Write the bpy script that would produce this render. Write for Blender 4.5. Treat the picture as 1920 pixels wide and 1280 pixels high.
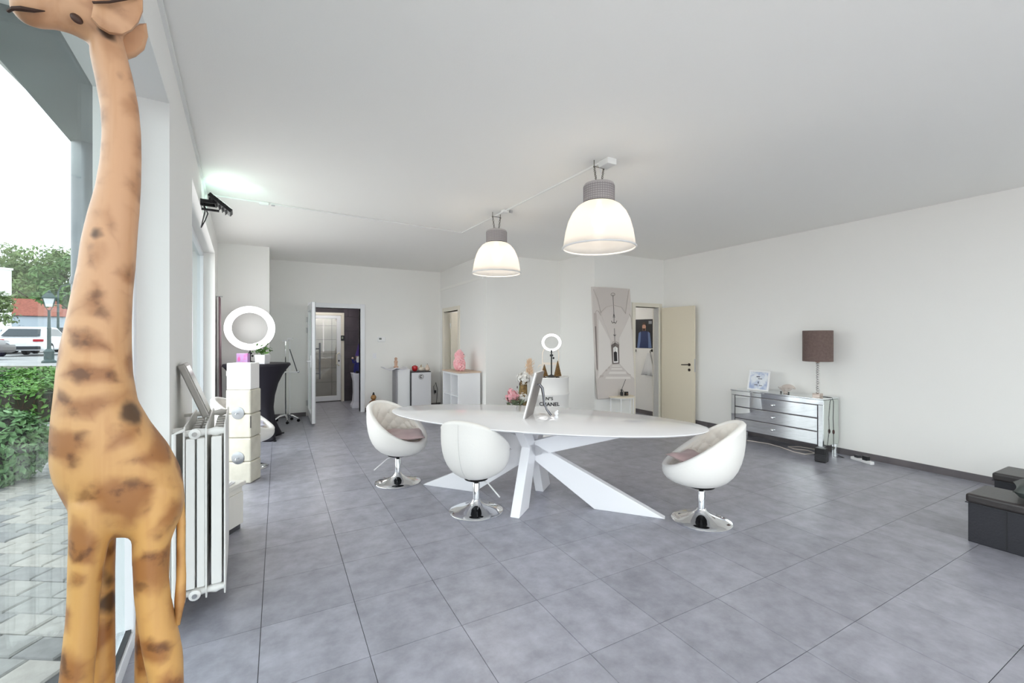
import bpy, bmesh, math, random
import numpy as np
from mathutils import Vector, Matrix
random.seed(7)
PI = math.pi
for o in list(bpy.data.objects): bpy.data.objects.remove(o)
scene = bpy.context.scene
COL = scene.collection

# ------------------------------------------------------------------ camera
FPX, CX, CY, CAMH = 809.0, 960.0, 636.0, 1.45          # focal length in px of a 1920 px wide frame
YAW = math.atan(438 / 809)
cd = bpy.data.cameras.new('camera'); cam = bpy.data.objects.new('camera', cd); COL.objects.link(cam)
cd.sensor_width = 36.0; cd.lens = FPX / 1920 * 36.0; cd.shift_y = -4 / 1920.0
cd.clip_start = 0.02; cd.clip_end = 400
cam.location = (0, 0, CAMH); cam.rotation_euler = (PI / 2, 0, -YAW)
scene.camera = cam
# ------------------------------------------------------------------ sky, exposure
w = bpy.data.worlds.new('overcast_sky'); scene.world = w; w.use_nodes = True
nt = w.node_tree; nt.nodes.clear()
wo = nt.nodes.new('ShaderNodeOutputWorld'); bg = nt.nodes.new('ShaderNodeBackground')
tc = nt.nodes.new('ShaderNodeTexCoord'); sx = nt.nodes.new('ShaderNodeSeparateXYZ'); rp = nt.nodes.new('ShaderNodeValToRGB')
nt.links.new(tc.outputs['Generated'], sx.inputs[0]); nt.links.new(sx.outputs['Z'], rp.inputs[0])
rp.color_ramp.elements[0].position = 0.0; rp.color_ramp.elements[0].color = (0.93, 0.96, 1.0, 1)
rp.color_ramp.elements[1].position = 0.9; rp.color_ramp.elements[1].color = (0.84, 0.91, 1.0, 1)
nt.links.new(rp.outputs[0], bg.inputs[0]); bg.inputs[1].default_value = 2.9
nt.links.new(bg.outputs[0], wo.inputs[0])
# added area lights brightening the room, set at the three glazed openings
def daylight_fill(name, loc, rot, sx_, sy_, e, col=(1.0, 0.972, 0.955)):
    ld = bpy.data.lights.new(name, 'AREA'); ld.shape = 'RECTANGLE'; ld.size = sx_; ld.size_y = sy_; ld.energy = e; ld.color = col
    lo = bpy.data.objects.new(name, ld); COL.objects.link(lo); lo.location = loc; lo.rotation_euler = rot; return lo
daylight_fill('daylight_fill_shop_front', (3.05, -2.93, 1.33), (PI / 2 + 0.2, 0, PI), 5.8, 2.5, 340)
daylight_fill('daylight_fill_window_2', (-0.72, 5.47, 1.33), (PI / 2, 0, -PI / 2 + 0.0645), 3.1, 2.5, 30)
daylight_fill('daylight_fill_window_1', (-0.33, -0.95, 1.33), (PI / 2, 0, -PI / 2 + 0.0645), 2.9, 2.5, 55)
vs = scene.view_settings
vs.view_transform = 'Standard'; vs.look = 'None'; vs.gamma = 1.0; vs.use_curve_mapping = False
vs.exposure = 0.16
scene.cycles.max_bounces = 14; scene.cycles.diffuse_bounces = 8; scene.cycles.transparent_max_bounces = 16

# ------------------------------------------------------------------ pixel -> place helpers
FW = (math.sin(YAW), math.cos(YAW)); RT = (math.cos(YAW), -math.sin(YAW))
def dirv(u):
    k = (u - CX) / FPX
    return (FW[0] + k * RT[0], FW[1] + k * RT[1])
def att(u, v, t):
    d = dirv(u); return Vector((t * d[0], t * d[1], CAMH + (CY - v) / FPX * t))
def atz(u, v, z=0.0): return att(u, v, FPX * (CAMH - z) / (v - CY))
def atx(u, v, X): return att(u, v, X / dirv(u)[0])
def aty(u, v, Y): return att(u, v, Y / dirv(u)[1])
def proj(p):
    t = p[0] * FW[0] + p[1] * FW[1]; r = p[0] * RT[0] + p[1] * RT[1]
    return CX + FPX * r / max(t, 1e-6), CY + FPX * (CAMH - p[2]) / max(t, 1e-6), t

# ------------------------------------------------------------------ materials
def S(r, g, b):
    f = lambda c: (c / 255 / 12.92) if c / 255 <= 0.04045 else ((c / 255 + 0.055) / 1.055) ** 2.4
    return (f(r), f(g), f(b), 1.0)
MATS = {}
def M(name, col, rough=0.5, metal=0.0, col2=None, nscale=8.0, bump=0.0, bscale=60.0, emit=None, estr=0.0,
      spec=0.5, stretch=(1, 1, 1), sharp=(0.35, 0.65), coat=0.0, sheen=0.0):
    if name in MATS: return MATS[name]
    m = bpy.data.materials.new(name); m.use_nodes = True; n = m.node_tree; b = n.nodes['Principled BSDF']
    b.inputs['Base Color'].default_value = col; b.inputs['Roughness'].default_value = rough
    b.inputs['Metallic'].default_value = metal; b.inputs['Specular IOR Level'].default_value = spec
    b.inputs['Coat Weight'].default_value = coat; b.inputs['Sheen Weight'].default_value = sheen
    if emit: b.inputs['Emission Color'].default_value = emit; b.inputs['Emission Strength'].default_value = estr
    t = n.nodes.new('ShaderNodeTexCoord'); mp = n.nodes.new('ShaderNodeMapping'); mp.inputs['Scale'].default_value = stretch
    n.links.new(t.outputs['Object'], mp.inputs[0])
    if col2:
        nz = n.nodes.new('ShaderNodeTexNoise'); nz.inputs['Scale'].default_value = nscale; nz.inputs['Detail'].default_value = 5
        r = n.nodes.new('ShaderNodeValToRGB'); r.color_ramp.elements[0].position = sharp[0]; r.color_ramp.elements[1].position = sharp[1]
        r.color_ramp.elements[0].color = col; r.color_ramp.elements[1].color = col2
        n.links.new(mp.outputs[0], nz.inputs['Vector']); n.links.new(nz.outputs[0], r.inputs[0]); n.links.new(r.outputs[0], b.inputs['Base Color'])
    if bump:
        nb = n.nodes.new('ShaderNodeTexNoise'); nb.inputs['Scale'].default_value = bscale; nb.inputs['Detail'].default_value = 4
        bp = n.nodes.new('ShaderNodeBump'); bp.inputs['Strength'].default_value = bump; bp.inputs['Distance'].default_value = 0.01
        n.links.new(mp.outputs[0], nb.inputs['Vector']); n.links.new(nb.outputs[0], bp.inputs['Height']); n.links.new(bp.outputs[0], b.inputs['Normal'])
    MATS[name] = m; return m
def Mglass(name, tint=(0.93, 0.97, 0.96, 1), refl=1.0):
    m = bpy.data.materials.new(name); m.use_nodes = True; n = m.node_tree; n.nodes.clear()
    o = n.nodes.new('ShaderNodeOutputMaterial'); mx = n.nodes.new('ShaderNodeMixShader'); tr = n.nodes.new('ShaderNodeBsdfTransparent')
    gl = n.nodes.new('ShaderNodeBsdfGlossy'); ge = n.nodes.new('ShaderNodeNewGeometry'); dt = n.nodes.new('ShaderNodeVectorMath'); dt.operation = 'DOT_PRODUCT'
    tr.inputs[0].default_value = tint; gl.inputs['Roughness'].default_value = 0.0
    n.links.new(ge.outputs['Incoming'], dt.inputs[0]); n.links.new(ge.outputs['Normal'], dt.inputs[1])
    def mth(op, x, y):                                  # Schlick reflectance, the same for both faces of the pane
        q = n.nodes.new('ShaderNodeMath'); q.operation = op; q.use_clamp = (op == 'MULTIPLY')
        for i, v in enumerate((x, y)):
            if isinstance(v, (int, float)): q.inputs[i].default_value = v
            elif v is not None: n.links.new(v, q.inputs[i])
        return q.outputs[0]
    c = mth('ABSOLUTE', dt.outputs['Value'], None); p5 = mth('POWER', mth('SUBTRACT', 1.0, c), 5.0)
    n.links.new(mth('MULTIPLY', mth('ADD', mth('MULTIPLY', p5, 0.96), 0.04), refl), mx.inputs[0])
    n.links.new(tr.outputs[0], mx.inputs[1]); n.links.new(gl.outputs[0], mx.inputs[2]); n.links.new(mx.outputs[0], o.inputs[0])
    MATS[name] = m; return m
def Mshade(name):
    m = bpy.data.materials.new(name); m.use_nodes = True; n = m.node_tree; n.nodes.clear()
    o = n.nodes.new('ShaderNodeOutputMaterial'); a = n.nodes.new('ShaderNodeMixShader'); b = n.nodes.new('ShaderNodeMixShader')
    tl = n.nodes.new('ShaderNodeBsdfTranslucent'); df = n.nodes.new('ShaderNodeBsdfDiffuse'); tr = n.nodes.new('ShaderNodeBsdfTransparent')
    gl = n.nodes.new('ShaderNodeBsdfGlossy'); c = n.nodes.new('ShaderNodeMixShader')
    tl.inputs[0].default_value = (0.95, 0.93, 0.9, 1); df.inputs[0].default_value = (0.7, 0.7, 0.71, 1); gl.inputs['Roughness'].default_value = 0.15
    a.inputs[0].default_value = 0.5; b.inputs[0].default_value = 0.2; c.inputs[0].default_value = 0.06
    n.links.new(tl.outputs[0], a.inputs[1]); n.links.new(df.outputs[0], a.inputs[2])
    n.links.new(a.outputs[0], b.inputs[1]); n.links.new(tr.outputs[0], b.inputs[2])
    n.links.new(b.outputs[0], c.inputs[1]); n.links.new(gl.outputs[0], c.inputs[2]); n.links.new(c.outputs[0], o.inputs[0])
    MATS[name] = m; return m
def Memit(name, col, s):
    m = bpy.data.materials.new(name); m.use_nodes = True; n = m.node_tree; n.nodes.clear()
    o = n.nodes.new('ShaderNodeOutputMaterial'); e = n.nodes.new('ShaderNodeEmission')
    e.inputs[0].default_value = col; e.inputs[1].default_value = s; n.links.new(e.outputs[0], o.inputs[0]); MATS[name] = m; return m

WALLM = M('wall_paint', S(242, 241, 238), 0.75, bump=0.06, bscale=140)
CEILM = M('ceiling_paint', S(246, 245, 241), 0.85, bump=0.05, bscale=120)
WHITE = M('white_lacquer', S(240, 240, 241), 0.35)
GLOSSW = M('white_gloss', S(244, 244, 247), 0.12, coat=0.3)
PVC = M('white_pvc', S(238, 239, 242), 0.3)
CREAM = M('cream_door', S(226, 217, 196), 0.45)
CREAMF = M('cream_frame', S(232, 226, 212), 0.45)
CHROME = M('chrome', (0.82, 0.83, 0.85, 1), 0.06, 1.0)
STEEL = M('brushed_steel', (0.55, 0.56, 0.57, 1), 0.3, 1.0)
BLACK = M('black_plastic', S(28, 28, 30), 0.4)
BLACKM = M('black_metal', S(24, 24, 26), 0.35, 0.3)
DARKG = M('dark_grey', S(70, 70, 74), 0.5)
MIRROR = M('mirror', (0.86, 0.89, 0.9, 1), 0.02, 1.0)
GLASS = Mglass('window_glass', refl=0.55)
GROUT = M('grout', S(72, 72, 76), 0.8)
SKIRT = M('skirting_tile', S(112, 106, 108), 0.4, col2=S(96, 92, 95), nscale=5)
LEATHER = M('white_leatherette', S(240, 238, 234), 0.4, bump=0.12, bscale=45)
LEATHERIN = M('white_leatherette_inner', S(238, 233, 225), 0.42, bump=0.12, bscale=45)
PINKC = M('pink_cushion', S(196, 170, 168), 0.8, col2=S(186, 158, 158), nscale=9, bump=0.25, bscale=30, sheen=0.3)
GREENM = M('leaf_green', S(60, 104, 44), 0.55, col2=S(96, 138, 62), nscale=6)

# floor tile: cool grey with cloudy mottling
def tile_material():
    m = bpy.data.materials.new('floor_tile'); m.use_nodes = True; n = m.node_tree; b = n.nodes['Principled BSDF']
    g = n.nodes.new('ShaderNodeNewGeometry'); oi = n.nodes.new('ShaderNodeObjectInfo')
    nz = n.nodes.new('ShaderNodeTexNoise'); nz.inputs['Scale'].default_value = 7; nz.inputs['Detail'].default_value = 8; nz.inputs['Roughness'].default_value = 0.65
    r = n.nodes.new('ShaderNodeValToRGB'); e = r.color_ramp.elements
    e[0].position = 0.32; e[0].color = S(136, 136, 145); e[1].position = 0.7; e[1].color = S(168, 168, 179)
    hs = n.nodes.new('ShaderNodeHueSaturation'); mr = n.nodes.new('ShaderNodeMapRange')
    mr.inputs['To Min'].default_value = 0.92; mr.inputs['To Max'].default_value = 1.08
    n.links.new(g.outputs['Position'], nz.inputs['Vector']); n.links.new(nz.outputs[0], r.inputs[0])
    n.links.new(oi.outputs['Random'], mr.inputs['Value']); n.links.new(mr.outputs[0], hs.inputs['Value']); n.links.new(r.outputs[0], hs.inputs['Color'])
    n.links.new(hs.outputs[0], b.inputs['Base Color'])
    n2 = n.nodes.new('ShaderNodeTexNoise'); n2.inputs['Scale'].default_value = 45; n2.inputs['Detail'].default_value = 6
    bp = n.nodes.new('ShaderNodeBump'); bp.inputs['Strength'].default_value = 0.08; bp.inputs['Distance'].default_value = 0.004
    n.links.new(g.outputs['Position'], n2.inputs['Vector']); n.links.new(n2.outputs[0], bp.inputs['Height']); n.links.new(bp.outputs[0], b.inputs['Normal'])
    b.inputs['Roughness'].default_value = 0.33; b.inputs['Specular IOR Level'].default_value = 0.55
    return m
TILE = tile_material()

# ------------------------------------------------------------------ mesh builder
def rotm(rx=0, ry=0, rz=0): return Matrix.Rotation(rz, 3, 'Z') @ Matrix.Rotation(ry, 3, 'Y') @ Matrix.Rotation(rx, 3, 'X')
class MB:
    def __init__(s): s.v = []; s.f = []
    def add(s, vs, fs):
        b = len(s.v); s.v += [tuple(p) for p in vs]; s.f += [tuple(b + i for i in f) for f in fs]; return s
    def box(s, c, d, r=None):
        R = r or Matrix.Identity(3); c = Vector(c)
        vs = [c + R @ Vector((x * d[0] / 2, y * d[1] / 2, z * d[2] / 2)) for z in (-1, 1) for y in (-1, 1) for x in (-1, 1)]
        return s.add(vs, [(0, 2, 3, 1), (4, 5, 7, 6), (0, 1, 5, 4), (2, 6, 7, 3), (0, 4, 6, 2), (1, 3, 7, 5)])
    def bx(s, a, b): return s.box([(a[i] + b[i]) / 2 for i in range(3)], [abs(b[i] - a[i]) for i in range(3)])
    def prism(s, poly, fn, a, b):
        """poly: 2D points, fn(p, k) -> 3D, extruded k from a to b"""
        n = len(poly); vs = [fn(p, a) for p in poly] + [fn(p, b) for p in poly]
        fs = [tuple(range(n))[::-1], tuple(range(n, 2 * n))] + [(i, (i + 1) % n, n + (i + 1) % n, n + i) for i in range(n)]
        return s.add(vs, fs)
    def loft(s, rings, cap=True, closed=True):
        n = len(rings[0]); vs = [p for r in rings for p in r]; fs = []
        for i in range(len(rings) - 1):
            for j in range(n if closed else n - 1):
                k = (j + 1) % n; fs.append((i * n + j, i * n + k, (i + 1) * n + k, (i + 1) * n + j))
        if cap: fs += [tuple(range(n))[::-1], tuple(range((len(rings) - 1) * n, len(rings) * n))]
        return s.add(vs, fs)
    def lathe(s, prof, n=24, c=(0, 0, 0), cap=True):
        return s.loft([[(c[0] + r * math.cos(2 * PI * j / n), c[1] + r * math.sin(2 * PI * j / n), c[2] + z) for j in range(n)] for r, z in prof], cap)
    def tube(s, pts, r, n=8, cap=True):
        pts = [Vector(p) for p in pts]; rs = r if isinstance(r, (list, tuple)) else [r] * len(pts); rings = []
        nrm = None
        for i, p in enumerate(pts):
            t = (pts[min(i + 1, len(pts) - 1)] - pts[max(i - 1, 0)]).normalized()
            if nrm is None:
                nrm = t.orthogonal().normalized()
            else:
                nrm = (nrm - t * nrm.dot(t)); nrm = nrm.normalized() if nrm.length > 1e-6 else t.orthogonal().normalized()
            bn = t.cross(nrm)
            rings.append([p + rs[i] * (math.cos(2 * PI * j / n) * nrm + math.sin(2 * PI * j / n) * bn) for j in range(n)])
        return s.loft(rings, cap)
    def ball(s, c, r, n=12, m=8, sc=(1, 1, 1), R=None):
        c = Vector(c); R = R or Matrix.Identity(3)
        rings = [[c + R @ Vector((r * sc[0] * math.sin(PI * i / m) * math.cos(2 * PI * j / n), r * sc[1] * math.sin(PI * i / m) * math.sin(2 * PI * j / n), -r * sc[2] * math.cos(PI * i / m))) for j in range(n)] for i in range(1, m)]
        b = len(s.v); s.loft(rings, False)
        s.v += [tuple(c + R @ Vector((0, 0, -r * sc[2]))), tuple(c + R @ Vector((0, 0, r * sc[2])))]; L = (m - 2) * n
        s.f += [(b + (j + 1) % n, b + j, len(s.v) - 2) for j in range(n)] + [(b + L + j, b + L + (j + 1) % n, len(s.v) - 1) for j in range(n)]
        return s
    def ring(s, c, R_, r, n=40, m=10, rot=None, sy=1.0):
        c = Vector(c); R = rot or Matrix.Identity(3)
        vs = [c + R @ Vector(((R_ + r * math.cos(2 * PI * j / m)) * math.cos(2 * PI * i / n), (R_ + r * math.cos(2 * PI * j / m)) * math.sin(2 * PI * i / n), sy * r * math.sin(2 * PI * j / m))) for i in range(n) for j in range(m)]
        return s.add(vs, [(i * m + j, ((i + 1) % n) * m + j, ((i + 1) % n) * m + (j + 1) % m, i * m + (j + 1) % m) for i in range(n) for j in range(m)])
    def xf(s, fn): s.v = [tuple(fn(Vector(p))) for p in s.v]; return s
    def build(s, name, mat, parent=None, smooth=False, bevel=0.0, label=None, kind=None, loc=None, rot=None, bseg=2):
        me = bpy.data.meshes.new(name); me.from_pydata(s.v, [], s.f)
        bm = bmesh.new(); bm.from_mesh(me); bmesh.ops.recalc_face_normals(bm, faces=bm.faces); bm.to_mesh(me); bm.free()
        me.materials.append(mat)
        if smooth:
            for p in me.polygons: p.use_smooth = True
            if smooth != 'full':
                try: me.set_sharp_from_angle(angle=math.radians(40))
                except Exception: pass
        o = bpy.data.objects.new(name, me); COL.objects.link(o)
        if parent: o.parent = parent
        if loc is not None: o.location = loc
        if rot is not None: o.rotation_euler = rot
        if bevel:
            b = o.modifiers.new('bevel', 'BEVEL'); b.width = bevel; b.segments = bseg; b.limit_method = 'ANGLE'; b.angle_limit = math.radians(40)
        if label: o['label'] = label
        if kind: o['kind'] = kind
        return o
def tag(o, label=None, cat=None, group=None, kind=None):
    if label: o['label'] = label
    if cat: o['category'] = cat
    if group: o['group'] = group
    if kind: o['kind'] = kind
    return o
def thing(name, label, cat, loc=(0, 0, 0), rz=0.0, group=None):
    o = bpy.data.objects.new(name, None); o.empty_display_size = 0.1; COL.objects.link(o)
    o.location = loc; o.rotation_euler = (0, 0, rz); return tag(o, label, cat, group)
def struct_root(name, loc=(0, 0, 0), rz=0.0, label=None):
    o = bpy.data.objects.new(name, None); o.empty_display_size = 0.1; COL.objects.link(o); o.location = loc; o.rotation_euler = (0, 0, rz)
    return tag(o, label, kind='structure')
def copy_tree(o, parent=None):
    c = o.copy(); COL.objects.link(c); c.parent = parent
    for ch in [x for x in COL.objects if x.parent == o]: copy_tree(ch, c)
    return c
def poly_mesh(name, poly3, mat, parent, thick_dir, **k):
    d = Vector(thick_dir); return MB().prism([Vector(p) for p in poly3], lambda p, a: p + d * a, 0, 1).build(name, mat, parent, **k)

# ------------------------------------------------------------------ room dimensions
H = 2.91
LA = math.atan(0.0645)                              # the window wall is turned a little against the tiles
LO = (-0.302 * math.cos(LA) ** 2, 0.302 * math.sin(LA) * math.cos(LA) * -1 + 0.0)
LO = (-0.302, 0.0)
AX = (-math.sin(LA), math.cos(LA)); NX = (math.cos(LA), math.sin(LA))
def LW(s, n, z): return Vector((LO[0] + s * AX[0] + n * NX[0], LO[1] + s * AX[1] + n * NX[1], z))
def lwbox(mb, s0, s1, n0, n1, z0, z1):
    vs = [LW(s, n, z) for z in (z0, z1) for s in (s0, s1) for n in (n0, n1)]
    return mb.add(vs, [(0, 2, 3, 1), (4, 5, 7, 6), (0, 1, 5, 4), (2, 6, 7, 3), (0, 4, 6, 2), (1, 3, 7, 5)])
XR, YB, YF = 6.27, 9.03, -3.0
W1 = (-2.5, 2.70); W2 = (3.86, 7.10); WH = 2.62; REV = 0.135

mb = MB()
for s0, s1, z0, z1 in [(-3.3, W1[0], 0, H), (W1[0], W1[1], WH, H), (W1[1], W2[0], 0, H), (W2[0], W2[1], WH, H), (W2[1], 9.3, 0, H)]:
    lwbox(mb, s0, s1, -0.28, 0, z0, z1)
tag(mb.build('wall_left', WALLM), kind='structure')
mb = MB().bx((-0.95, 7.84, 0), (-0.126, 9.2, H))
tag(mb.build('wall_pillar', WALLM), kind='structure')
D1 = (0.60, 1.44, 2.06)                             # back door opening x0 x1 height
mb = MB().bx((-0.126, YB, 0), (D1[0], YB + 0.15, H)).bx((D1[1], YB, 0), (3.11, YB + 0.15, H)).bx((D1[0], YB, D1[2]), (D1[1], YB + 0.15, H))
tag(mb.build('wall_back', WALLM), kind='structure')
D2 = (7.95, 8.77, 2.03)
mb = MB().bx((3.11, 6.68, 0), (3.23, D2[0], H)).bx((3.11, D2[1], 0), (3.23, YB + 0.15, H)).bx((3.11, D2[0], D2[2]), (3.23, D2[1], H))
tag(mb.build('wall_side', WALLM), kind='structure')
mb = MB().bx((3.23, 6.68, 0), (4.64, 6.80, H))
tag(mb.build('wall_middle', WALLM), kind='structure')
mb = MB().bx((4.64, 5.68, 0), (4.76, 6.80, H))
tag(mb.build('wall_corner', WALLM), kind='structure')
D3 = (aty(1190, 700, 5.68).x, 6.13, 2.03)
mb = MB().bx((4.76, 5.68, 0), (D3[0], 5.80, H)).bx((D3[1], 5.68, 0), (XR, 5.80, H)).bx((D3[0], 5.68, D3[2]), (D3[1], 5.80, H))
tag(mb.build('wall_recess', WALLM), kind='structure')
tag(MB().bx((XR, YF, 0), (XR + 0.15, 8.5, H)).build('wall_right', WALLM), kind='structure')
tag(MB().bx((-1.3, YF - 0.3, H), (XR + 0.15, YB + 0.15, H + 0.12)).build('ceiling', CEILM), kind='structure')
mb = MB().bx((-0.7, YF - 0.15, 0), (0.1, YF, H)).bx((6.0, YF - 0.15, 0), (XR + .15, YF, H)).bx((0.1, YF - 0.15, 2.62), (6.0, YF, H))
tag(mb.build('wall_front', WALLM), kind='structure')
# corridor behind door 3 and room behind door 2
mb = MB().bx((4.76, 8.4, 0), (XR + 0.15, 8.5, H)).bx((4.76, 6.80, 0), (4.84, 8.4, H))
tag(mb.build('wall_corridor', WALLM), kind='structure')
tag(MB().bx((4.76, 5.8, 2.45), (XR, 8.5, 2.5)).build('ceiling_corridor', CEILM), kind='structure')
mb = MB().bx((4.4, 6.8, 0), (4.5, 9.2, H)).bx((3.23, 9.1, 0), (4.5, 9.18, H))
tag(mb.build('wall_storeroom', WALLM), kind='structure')
tag(MB().bx((3.1, 6.8, 2.5), (4.5, 9.2, 2.55)).build('ceiling_storeroom', CEILM), kind='structure')

# ------------------------------------------------------------------ floor with single tiles
TX, TY, GX, GY = 0.4475, 0.467, 0.37, 1.111
lwn = lambda p: (p[0] - LO[0]) * NX[0] + (p[1] - LO[1]) * NX[1]
REG = [[(-1.1, YF), (3.11, YF), (3.11, YB), (-1.1, YB)], [(3.11, YF), (4.64, YF), (4.64, 6.68), (3.11, 6.68)], [(4.64, YF), (XR, YF), (XR, 5.68), (4.64, 5.68)],
       [(-0.3, YB), (2.4, YB), (2.4, 10.8), (-0.3, 10.8)], [(4.84, 5.68), (XR, 5.68), (XR, 8.4), (4.84, 8.4)], [(3.11, 6.8), (4.4, 6.8), (4.4, 9.1), (3.11, 9.1)]]
def clip(poly, fn):
    out = []
    for i in range(len(poly)):
        a, b = poly[i], poly[(i + 1) % len(poly)]; fa, fb = fn(a), fn(b)
        if fa >= 0: out.append(a)
        if (fa > 0 > fb) or (fa < 0 < fb): k = fa / (fa - fb); out.append((a[0] + k * (b[0] - a[0]), a[1] + k * (b[1] - a[1])))
    return out
def area(p): return abs(sum(p[i][0] * p[(i + 1) % len(p)][1] - p[(i + 1) % len(p)][0] * p[i][1] for i in range(len(p)))) / 2
def inreg(p): return lwn(p) > -REV and any(r[0][0] - 1e-6 <= p[0] <= r[1][0] + 1e-6 and r[0][1] - 1e-6 <= p[1] <= r[2][1] + 1e-6 for r in REG)
floor = MB().prism([(LW(YF, -.2, 0).x, YF), (XR, YF), (XR, 11.9), (LW(11.9, -.2, 0).x, 11.9)], lambda p, k: (p[0], p[1], k), -0.12, -0.004).build('floor', GROUT); tag(floor, kind='structure')
pieces = []
for i in range(-5, 15):
    for j in range(-10, 22):
        x0, y0 = GX + i * TX + .0015, GY + j * TY + .0015; x1, y1 = x0 + TX - .003, y0 + TY - .003
        q = [(x0, y0), (x1, y0), (x1, y1), (x0, y1)]
        if all(inreg(p) for p in q): pieces.append(q); continue
        for r in REG:
            p = clip(q, lambda c: c[0] - r[0][0]); p = clip(p, lambda c: r[1][0] - c[0]); p = clip(p, lambda c: c[1] - r[0][1]); p = clip(p, lambda c: r[2][1] - c[1])
            p = clip(p, lambda c: lwn(c) + REV)
            if len(p) > 2 and area(p) > 2e-4: pieces.append(p)
def seen_area(p):
    s = []
    for c in p:
        u, v, t = proj((c[0], c[1], 0))
        if t < 0.3: return 0
        s.append((min(max(u, -30), 1950), min(max(v, 0), 1320)))
    return area(s)
pieces.sort(key=lambda p: -seen_area(p))
full = MB().prism([(-TX / 2 + .0015, -TY / 2 + .0015), (TX / 2 - .0015, -TY / 2 + .0015), (TX / 2 - .0015, TY / 2 - .0015), (-TX / 2 + .0015, TY / 2 - .0015)], lambda p, k: (p[0], p[1], k), -0.008, 0)
fullme = None; rest = MB(); nt_ = 0
for p in pieces:
    if nt_ < 298 and seen_area(p) > 40:
        cxy = (sum(c[0] for c in p) / len(p), sum(c[1] for c in p) / len(p)); nt_ += 1
        if len(p) == 4 and abs(area(p) - (TX - .003) * (TY - .003)) < 1e-6:
            if fullme is None: o = full.build('tile', TILE, floor); fullme = o.data
            else: o = bpy.data.objects.new('tile', fullme); COL.objects.link(o); o.parent = floor
            o.location = (cxy[0], cxy[1], 0)
        else:
            MB().prism([(c[0] - cxy[0], c[1] - cxy[1]) for c in p], lambda q, k: (q[0], q[1], k), -0.008, 0).build('tile', TILE, floor, loc=(cxy[0], cxy[1], 0))
    else: rest.prism(p, lambda q, k: (q[0], q[1], k), -0.008, 0)
rest.build('tile_field', TILE, floor, kind='stuff')

# ------------------------------------------------------------------ skirting
bh = 0.075
def base(name, a, b, n):
    a, b, n = Vector(a), Vector(b), Vector(n)
    mbb = MB().prism([(0, 0), (0.012, 0), (0.012, bh), (0, bh)], lambda p, k: tuple(a.lerp(b, k) + n * p[0] + Vector((0, 0, p[1]))), 0, 1)
    tag(mbb.build(name, SKIRT), kind='structure')
base('baseboard_right', (XR, YF, 0), (XR, 5.68, 0), (-1, 0, 0))
base('baseboard_back', (-0.126, YB, 0), (0.46, YB, 0), (0, -1, 0)); base('baseboard_back_right', (1.53, YB, 0), (3.11, YB, 0), (0, -1, 0))
base('baseboard_pillar', (-0.8, 7.84, 0), (-0.126, 7.84, 0), (0, -1, 0)); base('baseboard_pillar_side', (-0.126, 7.84, 0), (-0.126, 9.03, 0), (1, 0, 0))
base('baseboard_side', (3.11, 6.68, 0), (3.11, 7.88, 0), (-1, 0, 0)); base('baseboard_middle', (3.11, 6.68, 0), (4.64, 6.68, 0), (0, -1, 0))
base('baseboard_corner', (4.64, 5.68, 0), (4.64, 6.68, 0), (-1, 0, 0)); base('baseboard_recess', (4.64, 5.68, 0), (D3[0] - .09, 5.68, 0), (0, -1, 0))
base('baseboard_corridor', (XR, 5.80, 0), (XR, 8.4, 0), (-1, 0, 0))

# ------------------------------------------------------------------ windows in the left wall and the shop front behind the camera
def window(name, s0, s1, z1, mull, label):
    r = struct_root(name, LW(s0, -REV, 0), LA, label)      # local x = into the room, local y = along the wall
    L = s1 - s0; fw = 0.055; d = 0.06
    fr = MB().bx((-d, 0, 0), (0.01, fw, z1)).bx((-d, L - fw, 0), (0.01, L, z1)).bx((-d, fw, z1 - fw), (0.01, L - fw, z1)).bx((-d, fw, 0), (0.01, L - fw, 0.075))
    fr.build('window_frame', PVC, r, bevel=0.004)
    edges = [fw] + [m - s0 for m in mull] + [L - fw]
    for m in mull: MB().bx((-d, m - s0 - .03, 0.075), (0.01, m - s0 + .03, z1 - fw)).build('mullion', PVC, r, bevel=0.004)
    for a, b in zip(edges[:-1], edges[1:]):
        MB().bx((-0.030, a, 0.07), (-0.024, b, z1 - fw + .01)).build('pane', GLASS, r)
        MB().bx((-0.02, a, 0.075), (0.0, b, 0.09)).build('glazing_bead', BLACK, r)
window('window_1', W1[0], W1[1], WH, [0.0 - 0.55], 'floor length shop window with white frame behind the giraffe')
window('window_2', W2[0], W2[1], WH, [5.5], 'far shop window beyond the radiator')
r = struct_root('window_3', (0.1, YF - 0.1, 0), 0, 'shop front glazing behind the camera')
fr = MB()
for x in (0, 1.95, 3.9, 5.84): fr.bx((x, 0, 0), (x + .06, .06, 2.62))
fr.bx((0, 0, 0), (5.9, .06, .08)).bx((0, 0, 2.56), (5.9, .06, 2.62)); fr.build('window_frame', PVC, r)
for x in (0.06, 2.01, 3.96): MB().bx((x, .025, .08), (x + 1.88, .031, 2.56)).build('pane', GLASS, r)

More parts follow.
